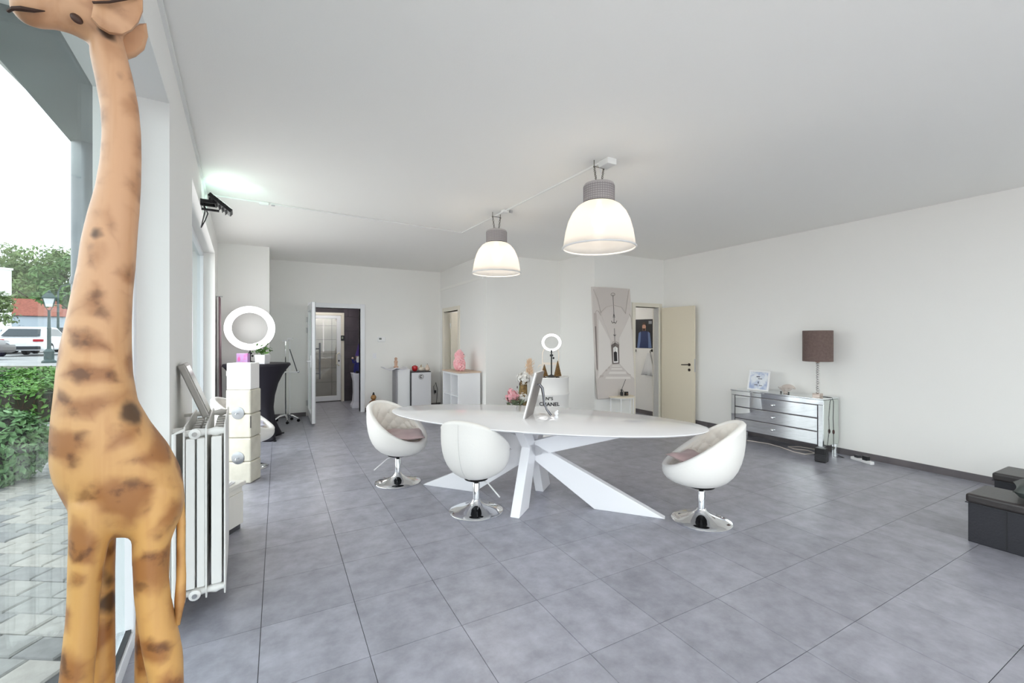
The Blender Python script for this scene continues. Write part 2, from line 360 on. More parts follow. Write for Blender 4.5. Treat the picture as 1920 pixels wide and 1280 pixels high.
# ------------------------------------------------------------------ door 1 (glazed leaf swung open, seen edge on) and the hall behind it
r = struct_root('door_1', (D1[0], YB, 0), 0, 'white glazed door standing open into the dark hall')
dw, dh = D1[1] - D1[0], D1[2]
MB().bx((-.115, -.03, 0), (0, .16, dh + .09)).bx((dw, -.03, 0), (dw + .085, .16, dh + .09)).bx((0, -.03, dh), (dw, .16, dh + .09)).build('door_frame', PVC, r, bevel=.005)
lf = MB().bx((-.115, -1.07, .03), (-.048, -.97, dh + .02)).bx((-.115, -.13, .03), (-.048, -.035, dh + .02)).bx((-.115, -.97, .03), (-.048, -.13, .17)).bx((-.115, -.97, dh - .1), (-.048, -.13, dh + .02)).build('door_leaf', PVC, r, bevel=.004)
MB().bx((-.085, -.97, .17), (-.079, -.13, dh - .1)).build('pane', GLASS, lf)
MB().bx((-.112, -1.074, .03), (-.108, -1.068, dh + .02)).bx((-.058, -1.074, .03), (-.054, -1.068, dh + .02)).build('gasket', BLACK, lf)
MB().tube([(.02, -1.0, .77), (.02, -1.0, 1.39)], .014, 10).tube([(-.05, -1.0, .87), (.02, -1.0, .87)], .01).tube([(-.05, -1.0, 1.29), (.02, -1.0, 1.29)], .01).build('pull_handle', M('dark_steel', S(92, 92, 96), .35, .7), lf, smooth=True)
MB().bx((-.125, -1.05, .98), (-.113, -1.01, 1.18)).tube([(-.12, -1.03, 1.08), (-.165, -1.03, 1.08), (-.17, -.92, 1.08)], .01).build('lever_handle', PVC, lf, smooth=True)
MB().bx((-.0785, -.95, 1.13), (-.0775, -.74, 1.37)).build('notice_sheet', WHITE, lf)
for z in (.25, 1.62, 1.82): MB().lathe([(.012, -.05), (.012, .05)], 10, (-.125, -.03, z)).build('hinge', STEEL, lf, smooth=True)
HD = M('hall_tile', S(84, 76, 84), 0.35, col2=S(66, 60, 68), nscale=3)
HB = M('hall_back', S(60, 55, 60), 0.7)
YH = 10.8; DX0, DX1 = 0.42, 1.357
wh = MB().bx((-.35, YH + .02, 0), (DX0, YH + .15, 2.5)).bx((DX1, YH + .02, 0), (2.45, YH + .15, 2.5)).bx((DX0, YH + .02, 2.07), (DX1, YH + .15, 2.5)).build('wall_hall', HB); tag(wh, kind='structure')
for k in range(8):
    z0 = k * .33 + .004; z1 = min(z0 + .322, 2.49)
    if z1 - z0 < .02: continue
    for x in np.arange(-.35 + (.3 if k % 2 else 0) - .6, 2.4, .6):
        a, b = max(x + .004, -.34), min(x + .596, 2.44)
        segs = [(a, b)]
        if z0 < 2.07: segs = [(a, min(b, DX0)), (max(a, DX1), b)]
        for a_, b_ in segs:
            if b_ - a_ > .02:
                zz = max(z0, 2.075) if (z0 < 2.07 and a_ >= DX0 and b_ <= DX1) else z0
                MB().bx((a_, YH + .008, zz), (b_, YH + .022, z1)).build('wall_tile', HD, wh)
mb = MB().bx((-.45, YB + .15, 0), (-.35, 10.9, 2.5)).bx((2.4, YB + .15, 0), (2.5, 10.9, 2.5)); tag(mb.build('wall_hall_sides', HD), kind='structure')
tag(MB().bx((-.45, YB + .15, 2.5), (2.5, 12.2, 2.55)).build('ceiling_hall', CEILM), kind='structure')
r = struct_root('door_2', (DX0, YH, 0), 0, 'white framed glass entrance door at the end of the hall')
dw = DX1 - DX0
fr = MB().bx((0, -.03, 0), (.06, .1, 2.07)).bx((dw - .06, -.03, 0), (dw, .1, 2.07)).bx((.06, -.03, 2.01), (dw - .06, .1, 2.07)).build('door_frame', CREAMF, r, bevel=.004)
lf = MB().bx((.07, -.02, .03), (.16, .05, 2.0)).bx((dw - .16, -.02, .03), (dw - .07, .05, 2.0)).bx((.16, -.02, .03), (dw - .16, .05, .14)).bx((.16, -.02, 1.93), (dw - .16, .05, 2.0)).build('door_leaf', PVC, r, bevel=.004)
MB().bx((.16, .01, .14), (dw - .16, .018, 1.93)).build('pane', Mglass('hall_glass', (.84, .84, .83, 1)), lf)
MB().tube([(dw - .115, -.02, .84), (dw - .115, -.07, .85), (dw - .17, -.08, .88), (dw - .17, -.08, 1.1), (dw - .115, -.07, 1.13), (dw - .115, -.02, 1.14)], .014, 8).build('pull_handle', CREAMF, lf, smooth=True)
MB().bx((dw - .13, -.024, .93), (dw - .10, -.018, .97)).build('lock', BLACK, lf)
kp = thing('door_intercom', 'small dark intercom box on the hall door frame', 'intercom', (DX1 - .03, YH - .03, 1.48))
MB().bx((-.045, -.03, -.06), (.03, 0, .06)).build('housing', BLACK, kp, bevel=.004)
MB().bx((-.03, -.033, -.02), (.005, -.029, .035)).build('screen', M('lcd', S(150, 160, 140), .3), kp)
LS = M('lobby_stone', S(196, 193, 188), 0.5, col2=S(178, 175, 170), nscale=2)
wl = MB().bx((-.45, 11.92, 0), (2.5, 12.0, 2.5)).build('wall_lobby', GROUT); tag(wl, kind='structure')
for k in range(7):
    for x in (-.4, .4, 1.2, 2.0): MB().bx((x + .004, 11.9, k * .36 + .004), (min(x + .796, 2.45), 11.925, min(k * .36 + .356, 2.49))).build('wall_tile', LS, wl)
mb = MB().bx((-.45, 10.95, 0), (-.35, 12, 2.5)).bx((2.4, 10.95, 0), (2.5, 12, 2.5)); tag(mb.build('wall_lobby_sides', LS), kind='structure')
def added_ceiling_lamp(loc, label, e, col=(1, .97, .94)):  # invented lamp, out of view, added to light the rooms behind the doors
    t = thing('added_ceiling_lamp', label, 'lamp', loc)
    MB().lathe([(.13, 0), (.14, -.02), (.13, -.03)], 24).build('rim', WHITE, t, smooth=True)
    MB().lathe([(.12, -.03), (.09, -.055), (.02, -.065)], 24).build('diffuser', Memit('added_lamp_glow', (*col, 1), 6), t, smooth=True)
    ld = bpy.data.lights.new('bulb', 'POINT'); ld.energy = e; ld.color = col; ld.shadow_soft_size = .1
    lo = bpy.data.objects.new('bulb', ld); COL.objects.link(lo); lo.parent = t; lo.location = (0, 0, -.18)
added_ceiling_lamp((.9, 10.0, 2.5), 'added unseen flush ceiling lamp lighting the dark tiled hall', 14)
added_ceiling_lamp((1.0, 11.45, 2.5), 'added unseen flush ceiling lamp lighting the lobby behind the glass door', 25)
added_ceiling_lamp((5.5, 7.2, 2.45), 'added unseen flush ceiling lamp lighting the corridor with the poster', 9)
added_ceiling_lamp((3.9, 8.2, 2.5), 'added unseen flush ceiling lamp lighting the side room', 6)

# door 4: plain doorway in the side wall, leaf standing ajar inside
r = struct_root('door_3', (3.11, D2[0], 0), 0, 'narrow cream framed doorway in the side wall')
w_ = D2[1] - D2[0]; h_ = D2[2]
MB().bx((-.02, -.08, 0), (.13, 0, h_ + .08)).bx((-.02, w_, 0), (.13, w_ + .08, h_ + .08)).bx((-.02, 0, h_), (.13, w_, h_ + .08)).build('door_frame', CREAMF, r, bevel=.004)
lf = MB().bx((.13, w_ - .06, .01), (.90, w_ - .02, h_ - .01)).build('door_leaf', CREAMF, r, bevel=.003)
for z in (.3, 1.75): MB().lathe([(.011, -.05), (.011, .05)], 8, (.125, w_ - .03, z)).build('hinge', STEEL, lf, smooth=True)
# door 5: cream door swung open against the right wall
r = struct_root('door_4', (D3[1], 5.68, 0), 0, 'cream door standing wide open against the right wall')
w_ = D3[1] - D3[0]; h_ = D3[2]
MB().bx((-w_ - .07, -.025, 0), (-w_, .14, h_ + .07)).bx((0, -.025, 0), (.07, .14, h_ + .07)).bx((-w_, -.025, h_), (0, .14, h_ + .07)).build('door_frame', CREAMF, r, bevel=.004)
lf = MB().box((0.02 + .022, -.04 - .36, h_ / 2 + .005), (.04, .70, h_ - .03)).build('door_leaf', CREAM, r, bevel=.003)
MB().lathe([(.024, 0), (.024, .01)], 16).xf(lambda p: (.02 - p.z, -.66 + p.x, 1.02 + p.y)).tube([(.02, -.66, 1.02), (-.03, -.66, 1.02), (-.035, -.65, 1.02), (-.035, -.54, 1.015)], .009).build('lever_handle', M('bronze', S(70, 62, 58), .35, .8), lf, smooth=True)
MB().lathe([(.024, 0), (.024, .008)], 16).xf(lambda p: (.02 - p.z, -.66 + p.x, .93 + p.y)).build('lock_rose', MATS['bronze'], lf, smooth=True)
MB().bx((.03, -.753, .9), (.056, -.749, 1.12)).build('lock_plate', STEEL, lf)

# ------------------------------------------------------------------ outside: canopy, column, paving, hedges, parking
CAN = M('canopy_metal', S(104, 116, 116), 0.55, col2=S(88, 100, 100), nscale=2.5)
def lthing(name, label, cat, s, n, z, group=None): return thing(name, label, cat, LW(s, n, z), LA, group)
t = lthing('entrance_canopy', 'grey-green canopy roof edge outside the window', 'canopy', 2.75, -.28, 0)
MB().bx((-.44, 0, 2.84), (-.12, 7, 3.05)).build('fascia_beam', CAN, t, bevel=.01)
MB().bx((-.12, .1, 2.92), (0, 7, 3.05)).build('soffit_board', M('soffit', S(126, 146, 140), .6), t)
t = thing('canopy_column', 'round grey steel column under the canopy outside', 'column', (att(163, 0, 3.1).x, att(163, 0, 3.1).y, -.06))
PIPE = M('zinc', S(128, 134, 138), .35, .4, col2=S(112, 118, 122), nscale=6)
MB().lathe([(.082, 0), (.082, 2.9)], 28).build('shaft', PIPE, t, smooth=True)
for z in (.06, 1.9): MB().lathe([(.086, z), (.09, z + .02), (.086, z + .05)], 28).build('collar', PIPE, t, smooth=True)
GZ = -.06
ASPH = M('asphalt', S(168, 166, 164), .9, col2=S(150, 148, 147), nscale=1.5)
SOIL = M('joint_sand', S(74, 72, 68), .95)
tag(MB().bx((-60, -40, GZ - .3), (LO[0] - .1, 60, GZ - .012)).build('ground', SOIL), kind='structure')
tag(MB().bx((-.4, -40, GZ - .3), (60, YF - .15, GZ - .02)).build('forecourt', M('forecourt_paving', S(150, 148, 146), .9, col2=S(132, 130, 128), nscale=2)), kind='structure')
PAV = [M('paver_%d' % i, S(*c), .85, col2=S(c[0] - 16, c[1] - 16, c[2] - 16), nscale=14, bump=.2, bscale=60) for i, c in enumerate([(172, 168, 162), (160, 158, 154), (182, 176, 168), (150, 148, 146)])]
pv = struct_root('paving', (0, 0, GZ), 0, 'cobbled paving outside the shop window'); cand = []
pa = LA - .62; ca, sa = math.cos(pa), math.sin(pa)
for i in range(-60, 60):
    for j in range(-60, 60):
        x = i * .225 + (j % 2) * .1125; y = j * .155
        p = (-1.8 + x * ca - y * sa, 4 + x * sa + y * ca)
        if not (-.30 - .62 - 9 < lwn(p) < -.40): continue
        u, v, tt = proj((p[0], p[1], GZ))
        if tt < .4 or tt > 8: continue
        cand.append((0 if -80 < u < 480 and v < 1500 else 1, tt, p))
cand.sort(key=lambda c: c[:2]); pme = None; rest = MB()
pb = MB().loft([[(sx_ * (.109 - d), sy_ * (.074 - d), z) for sx_, sy_ in ((-1, -1), (1, -1), (1, 1), (-1, 1))] for d, z in ((0, -.03), (0, -.008), (.008, 0))])
pmes = []
for k, (a, b, p) in enumerate(cand):
    dz = random.uniform(-.004, .004)
    if k < 290:
        if len(pmes) < 4: o = MB().add(pb.v, pb.f).build('paving_stone', PAV[len(pmes)], pv); pmes.append(o.data)
        else: o = bpy.data.objects.new('paving_stone', random.choice(pmes)); COL.objects.link(o); o.parent = pv
        o.location = (p[0], p[1], dz); o.rotation_euler = (0, 0, pa)
    elif k < 6000:
        rest.add([(p[0] + q[0] * ca - q[1] * sa, p[1] + q[0] * sa + q[1] * ca, q[2] + dz) for q in pb.v], pb.f)
rest.build('paving_field', PAV[1], pv, kind='stuff')
# leaves
def leaves(mb, n, sampler, size, nrm_up=.3):
    for _ in range(n):
        p, nr = sampler(); p = Vector(p); nr = (Vector(nr) + Vector((random.gauss(0, .6), random.gauss(0, .6), random.gauss(0, .6) + nrm_up))).normalized()
        a = nr.orthogonal().normalized(); b = nr.cross(a); q = random.uniform(0, 2 * PI); s = size * random.uniform(.6, 1.3)
        d = a * math.cos(q) + b * math.sin(q); e = nr.cross(d)
        mb.add([p - d * s, p + e * s * .45 + nr * s * .15, p + d * s, p - e * s * .45 + nr * s * .15], [(0, 1, 2, 3)])
    return mb
LEAF1 = M('hedge_leaf', S(74, 122, 50), .6, col2=S(110, 152, 70), nscale=5)
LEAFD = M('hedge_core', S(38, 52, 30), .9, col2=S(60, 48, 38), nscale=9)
LEAF2 = M('bush_leaf', S(74, 116, 66), .55, col2=S(132, 170, 112), nscale=7)
# clipped hedge bed
fl = Vector((dirv(40)[0], dirv(40)[1], 0)).normalized(); sl = Vector((fl.y, -fl.x, 0))
t = thing('clipped_hedge', 'wide clipped green hedge with brown bare front outside', 'hedge', tuple(Vector((0, 0, 0)) + att(40, 0, 7.66).xy.to_3d() + Vector((0, 0, -.15))), math.atan2(fl.y, fl.x))
HL, HW = 5.6, 3.4       # local x = away, local y = left(+)
htop = lambda x: .66 + .03 * x + .02 * math.sin(x * 5)
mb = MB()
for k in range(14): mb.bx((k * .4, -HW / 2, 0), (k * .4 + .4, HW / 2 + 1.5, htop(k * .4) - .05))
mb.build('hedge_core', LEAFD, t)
def smp():
    if random.random() < .92:
        x = random.uniform(0, HL); y = random.uniform(-HW / 2, HW / 2 + 1.5); return (x, y, htop(x) + random.uniform(-.06, .03)), (0, 0, 1)
    y = random.uniform(-HW / 2, HW / 2 + 1.5); z = random.uniform(.0, .66); return (random.uniform(-.04, .03), y, z), (-1, 0, 0)
leaves(MB(), 9000, smp, .055).build('foliage', LEAF1, t, kind='stuff')
tw = MB()
for _ in range(260):
    y = random.uniform(-HW / 2, HW / 2 + 1.5); z = random.uniform(0, .5); tw.tube([(.0, y, z), (-.03, y + random.uniform(-.08, .08), z + random.uniform(.02, .14))], .005, 4)
tw.build('bare_twigs', M('twig', S(84, 60, 46), .9), t, kind='stuff')
# rounded bush near the window
pb_ = att(-14, 0, 4.5); t = thing('rounded_bush', 'rounded leafy bush on the paving just outside the window', 'bush', (pb_.x, pb_.y, GZ - .02))
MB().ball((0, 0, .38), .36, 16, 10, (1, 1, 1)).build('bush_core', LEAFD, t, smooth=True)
def smp():
    a = random.uniform(0, 2 * PI); c = random.uniform(-.95, 1); q = math.sqrt(1 - c * c); rr = random.uniform(.34, .45)
    n_ = (q * math.cos(a), q * math.sin(a), c); return (n_[0] * rr, n_[1] * rr, max(.38 + n_[2] * rr * .95, .02)), n_
leaves(MB(), 3200, smp, .04).build('foliage', LEAF2, t, kind='stuff')
MB().tube([(0, 0, 0), (.01, 0, .2)], .03).build('stem', MATS['twig'], t)
# parking terrace
PZ = .62
def view(u, t): p = att(u, CY, t); return p.x, p.y
a = Vector((*view(-700, 12.6), 0)); b = Vector((*view(420, 12.6), 0)); c_ = Vector((*view(420, 95), 0)); d_ = Vector((*view(-700, 95), 0))
a.x = min(a.x, -1); poly = [a, b, c_, d_]
tag(MB().prism(poly, lambda p, k: (p.x, p.y, k), GZ - .01, PZ).build('parking_ground', ASPH), kind='structure')
k1 = Vector((*view(-700, 12.5), 0)); k2 = Vector((*view(420, 12.5), 0))
tag(MB().prism([(0, 0), (1, 0), (1, 1), (0, 1)], lambda p, k: tuple(k1.lerp(k2, p[0]) + fl * .12 * p[1] + Vector((0, 0, k))), GZ - .01, PZ + .06).build('kerb', M('kerb_stone', S(150, 150, 132), .9)), kind='structure')
# street lantern
CI = M('cast_iron_green', S(58, 78, 76), .5)
x, y = view(92, 15.2); t = thing('street_lantern', 'green cast iron street lantern with white glass head', 'street lamp', (x, y, PZ), .3)
MB().lathe([(.19, 0), (.19, .06), (.15, .1), (.13, .12), (.13, .36), (.15, .4), (.1, .46), (.06, .5)], 12).build('pedestal', CI, t, smooth=True)
MB().lathe([(.055, .48), (.05, 1.2), (.065, 1.22), (.045, 1.26), (.035, 1.84), (.05, 1.86)], 12).build('post', CI, t, smooth=True)
hd = MB().loft([[(sx_ * q, sy_ * q, z) for sx_, sy_ in ((-1, -1), (1, -1), (1, 1), (-1, 1))] for q, z in ((.09, 1.98), (.15, 2.27))]).build('lantern_glass', M('milk_glass', S(226, 228, 230), .3), t)
fr = MB()
for sx_, sy_ in ((-1, -1), (1, -1), (1, 1), (-1, 1)):
    fr.tube([(sx_ * .09, sy_ * .09, 1.97), (sx_ * .155, sy_ * .155, 2.28)], .014, 6); fr.tube([(sx_ * .03, sy_ * .03, 1.84), (sx_ * .09, sy_ * .09, 1.98)], .01, 6)
fr.build('lantern_frame', CI, t)
MB().loft([[(sx_ * q, sy_ * q, z) for sx_, sy_ in ((-1, -1), (1, -1), (1, 1), (-1, 1))] for q, z in ((.18, 2.27), (.17, 2.31), (.09, 2.43), (.08, 2.47))]).build('lantern_roof', CI, t)
MB().lathe([(.02, 2.47), (.05, 2.5), (.015, 2.56)], 8).build('finial', CI, t)
# slim modern lamp post
x, y = view(109, 34); t = thing('slim_lamp_post', 'tall slim green lamp post beside the red roofed house', 'street lamp', (x, y, PZ))
MB().tube([(0, 0, 0), (0, 0, 4.6)], [.1, .06], 8).build('post', CI, t); MB().tube([(0, 0, 4.6), (.2, -.1, 5.0), (.9, -.5, 5.2)], .04, 6).build('arm', CI, t); MB().box((1.1, -.6, 5.2), (.5, .25, .08)).build('lamp_head', CI, t)
# cars
def car(label, u, tt, heading, col, suv=0, group='cars in the parking lot'):
    x, y = view(u, tt); c = thing('parked_car', label, 'car', (x, y, PZ), heading)
    pm = M('paint_' + label[:8], S(*col), .35, 0, coat=.25); gl = M('car_glass', S(40, 48, 54), .08); ty = M('tyre', S(30, 30, 32), .8)
    up = .12 * suv
    side = [(-2.15, .28), (-2.2, .55), (-2.1, .88 + up), (-1.75, .95 + up), (1.0, .92 + up), (1.95, .78 + up), (2.2, .6), (2.2, .3)]
    hood = [(-1.95, .92 + up), (-1.35, 1.40 + up), (-.9, 1.46 + up), (.05, 1.44 + up), (1.05, .92 + up)]
    MB().prism(side, lambda p, k: (p[0], k, p[1]), -.88, .88).build('body', pm, c, bevel=.09, smooth=True, bseg=3)
    MB().loft([[(p[0], sy_ * (.84 - .2 * (p[1] - .9)), p[1]) for p in hood] for sy_ in (-1, 1)]).build('cabin', pm, c, bevel=.05, smooth=True)
    for sy_ in (-1, 1):
        MB().prism([(-1.6, 1.0 + up), (-1.25, 1.33 + up), (-.85, 1.37 + up), (.0, 1.35 + up), (.7, .99 + up)], lambda p, k: (p[0], sy_ * (.845 - .2 * (p[1] - .9) + k), p[1]), 0, .012).build('side_window', gl, c)
        for xw in (-1.4, 1.35):
            wh_ = MB().lathe([(.2, -.1), (.31, -.1), (.33, -.06), (.33, .06), (.31, .1), (.2, .1)], 18).xf(lambda p: (xw + p.x, sy_ * .82 + p.z, .33 + p.y)).build('wheel', ty, c, smooth=True)
            MB().lathe([(.19, 0), (.1, .02), (.02, .02)], 14).xf(lambda p: (xw + p.x, sy_ * (.925 + p.z * .5), .33 + p.y)).build('hubcap', STEEL, wh_, smooth=True)
        MB().box((-2.13, sy_ * .66, .78 + up), (.14, .36, .12)).build('tail_light', M('tail_red', S(170, 40, 50), .3), c, bevel=.02)
        MB().box((2.08, sy_ * .66, .66 + up), (.2, .3, .12)).build('head_light', M('head_lamp', S(225, 228, 232), .15), c, bevel=.02)
    MB().prism([(-.66, 0), (.66, 0), (.55, 1), (-.55, 1)], lambda p, k: (-1.93 + .5 * p[1] + k, p[0], .99 + up + .36 * p[1]), -.03, -.01).build('rear_window', gl, c)
    MB().prism([(-.68, 0), (.68, 0), (.57, 1), (-.57, 1)], lambda p, k: (.98 - .82 * p[1] + k, p[0], .98 + up + .4 * p[1]), .03, .05).build('windscreen', gl, c)
    MB().box((-2.15, 0, .42), (.14, 1.5, .16)).build('rear_bumper', M('bumper', S(52, 54, 58), .5), c, bevel=.03)
    MB().box((-2.17, 0, .66 + up), (.06, .5, .11)).build('number_plate', WHITE, c)
    MB().box((.72, .93, .98 + up), (.16, .14, .1)).build('mirror', pm, c, bevel=.02); MB().box((.72, -.93, .98 + up), (.16, .14, .1)).build('mirror', pm, c, bevel=.02)
    return c
hv = math.atan2(fl.y, fl.x)
car('white hatchback seen from behind next to the green lantern', 70, 22.5, hv - .30, (232, 234, 238))
car('dark grey car at the left edge near the hedge', -142, 16.6, hv + PI / 2 - .5 + PI, (74, 66, 66))
car('dark red car parked behind the white hatchback', 36, 27.5, hv + .9, (120, 48, 48), 1)
car('black van-like car at the back of the parking lot', 96, 36, hv + 1.45, (46, 48, 54), 3)
car('silver car behind the dark grey car', 8, 25, hv + .3, (170, 176, 184))
# buildings
HWH = M('render_white', S(236, 236, 232), .9); ROOF = M('roof_tile_red', S(160, 96, 80), .85, col2=S(140, 82, 68), nscale=4)
x, y = view(60, 62); t = thing('red_roof_house', 'low house with red tiled roof and pale blue-grey wall', 'house', (x, y, PZ), math.atan2(sl.y, sl.x))
MB().bx((-3.6, 0, 0), (3.7, 6, 4.3)).build('wall', M('render_blue', S(176, 186, 196), .9), t)
MB().prism([(-.3, 4.2), (3.0, 6.8), (6.3, 4.2)], lambda p, k: (k, p[0], p[1]), -3.8, 3.9).build('roof', ROOF, t)
MB().bx((3.7, .4, 0), (5.2, 6, 5.4)).build('gable_wall', HWH, t)
MB().bx((-3.7, -.25, 4.1), (3.8, -.1, 4.25)).build('gutter', DARKG, t)
x, y = view(-22, 44); t = thing('white_apartment_block', 'white apartment block with small dark windows at the left edge', 'building', (x, y, PZ), math.atan2(sl.y, sl.x) + .25)
MB().bx((-12, 0, 0), (1.6, 9, 8.1)).build('wall', HWH, t)
for z in (1.0, 4.2, 6.4):
    for xx in (-.2, -2.2, -4.2):
        wn = MB().bx((xx, -.05, z), (xx + .9, .02, z + 1.3)).build('window', WHITE, t); MB().bx((xx + .07, -.07, z + .07), (xx + .83, -.04, z + 1.23)).build('pane', M('far_pane', S(74, 82, 88), .15), wn)
        MB().bx((xx - .05, -.12, z - .1), (xx + .95, .0, z - .02)).build('sill', DARKG, t)
MB().bx((-12.1, -.1, 8.1), (1.7, 9.1, 8.3)).build('parapet', HWH, t)
# trees
BARK = M('bark', S(88, 74, 62), .95)
def tree(label, u, tt, z0, h, r, col, n=2600, size=.32, dens=.8):
    x, y = view(u, tt); t = thing('leafy_tree', label, 'tree', (x, y, z0), random.uniform(0, 6), 'trees beyond the parking lot')
    MB().tube([(0, 0, 0), (.1, 0, h * .4), (.05, .1, h * .9)], [.03 * h, .02 * h, .005 * h], 7).build('trunk', BARK, t)
    br = MB(); tips = []
    for k in range(16):
        a = random.uniform(0, 2 * PI); z1 = random.uniform(.3, .75) * h; z2 = min(z1 + random.uniform(.1, .35) * h, h * .98); rr = random.uniform(.4, 1) * r * (1 - abs(z2 / h - .62))
        tip = (rr * math.cos(a), rr * math.sin(a), z2); tips.append(tip); br.tube([(.05, 0, z1), tip], [.009 * h, .003 * h], 5)
    br.build('branch', BARK, t, kind='stuff')
    tips += [(0, 0, h * .95), (0, 0, h * .8), (0, 0, h * .65)]
    def smp():
        c = random.choice(tips); n_ = Vector((random.gauss(0, 1), random.gauss(0, 1), random.gauss(0, 1))).normalized(); q = r * .42 * random.random() ** .5
        return (c[0] + n_.x * q, c[1] + n_.y * q, c[2] + n_.z * q * .8), n_
    leaves(MB(), n, smp, size).build('crown', M('tree_leaf_' + str(col[0]), S(*col), .7, col2=S(col[0] + 26, col[1] + 22, col[2] + 20), nscale=.6), t, kind='stuff')
tree('tall loose spring tree behind the white apartment block', -40, 66, 0, 16.2, 5, (98, 116, 70))
tree('tall thin tree above the red roof', 24, 80, 0, 18.3, 5, (104, 122, 78))
tree('round crowned tree above the red roof ridge', 92, 70, 0, 15.8, 5.2, (94, 118, 68), 3200)
tree('darker green tree right of the slim lamp post', 140, 50, 0, 10.5, 3.6, (78, 112, 58))
tree('dense tree low behind the red roofed house', 66, 96, 0, 14, 7, (90, 112, 66), 3000)
tree('bright green small tree in front of the white apartment block', -30, 30, PZ, 4.6, 1.6, (104, 148, 56), 1800, .15)
t = thing('low_shrub', 'low bare shrub against the blue-grey house wall', 'shrub', (*view(28, 54), PZ))
leaves(MB(), 500, lambda: ((random.gauss(0, .8), random.gauss(0, .5), abs(random.gauss(1.2, .6))), (0, 0, 1)), .14).build('foliage', M('shrub_dark', S(70, 84, 60), .8), t, kind='stuff')
MB().tube([(0, 0, 0), (0, 0, 1)], .06).build('stem', BARK, t)

# ================================================================== THINGS IN THE ROOM
# ------------------------------------------------------------------ oval table with crossed plate legs
TC = Vector((2.03, 3.363, 0)); TA = -0.867; ZT = 0.745
t = thing('oval_table', 'long white oval dining table on crossed slab legs', 'table', tuple(TC), TA)
n_ = 96
def sup(a, b, e, k): c, s_ = math.cos(k), math.sin(k); return (a * abs(c) ** (2 / e) * (1 if c > 0 else -1), b * abs(s_) ** (2 / e) * (1 if s_ > 0 else -1))
prof = [(-.05, -.024), (-.012, -.016), (0, -.006), (-.002, -.0015), (-.006, 0)]
MB().loft([[(*sup(1.468 + d, .627 + d, 1.95, 2 * PI * k / n_), ZT + z) for k in range(n_)] for d, z in prof]).build('tabletop', GLOSSW, t, smooth=True)
ZU = ZT - .024
LEGW = M('leg_white', S(238, 238, 242), .3)
for sg in (1, -1):       # long legs in the plane of the long axis
    MB().prism([(sg * 1.14, 0), (sg * .57, 0), (-.0, .385), (0, .53)], lambda p, k: (p[0], k, p[1]), -.035, .035).build('leg', LEGW, t, bevel=.004)
    MB().prism([(sg * 1.10, ZU), (sg * .62, ZU), (0, .53), (0, .385), (sg * .1, .42)], lambda p, k: (p[0], k, p[1]), -.035, .035).build('leg_brace', LEGW, t, bevel=.004)
    MB().prism([(sg * .45, 0), (sg * .21, 0), (sg * .035, .385), (sg * .035, .53), (sg * .17, .53)], lambda p, k: (k, p[0], p[1]), -.04, .04).build('leg', LEGW, t, bevel=.004)
    MB().prism([(sg * .40, ZU), (sg * .2, ZU), (sg * .035, .53), (sg * .035, .40), (sg * .17, .50)], lambda p, k: (k, p[0], p[1]), -.04, .04).build('leg_brace', LEGW, t, bevel=.004)

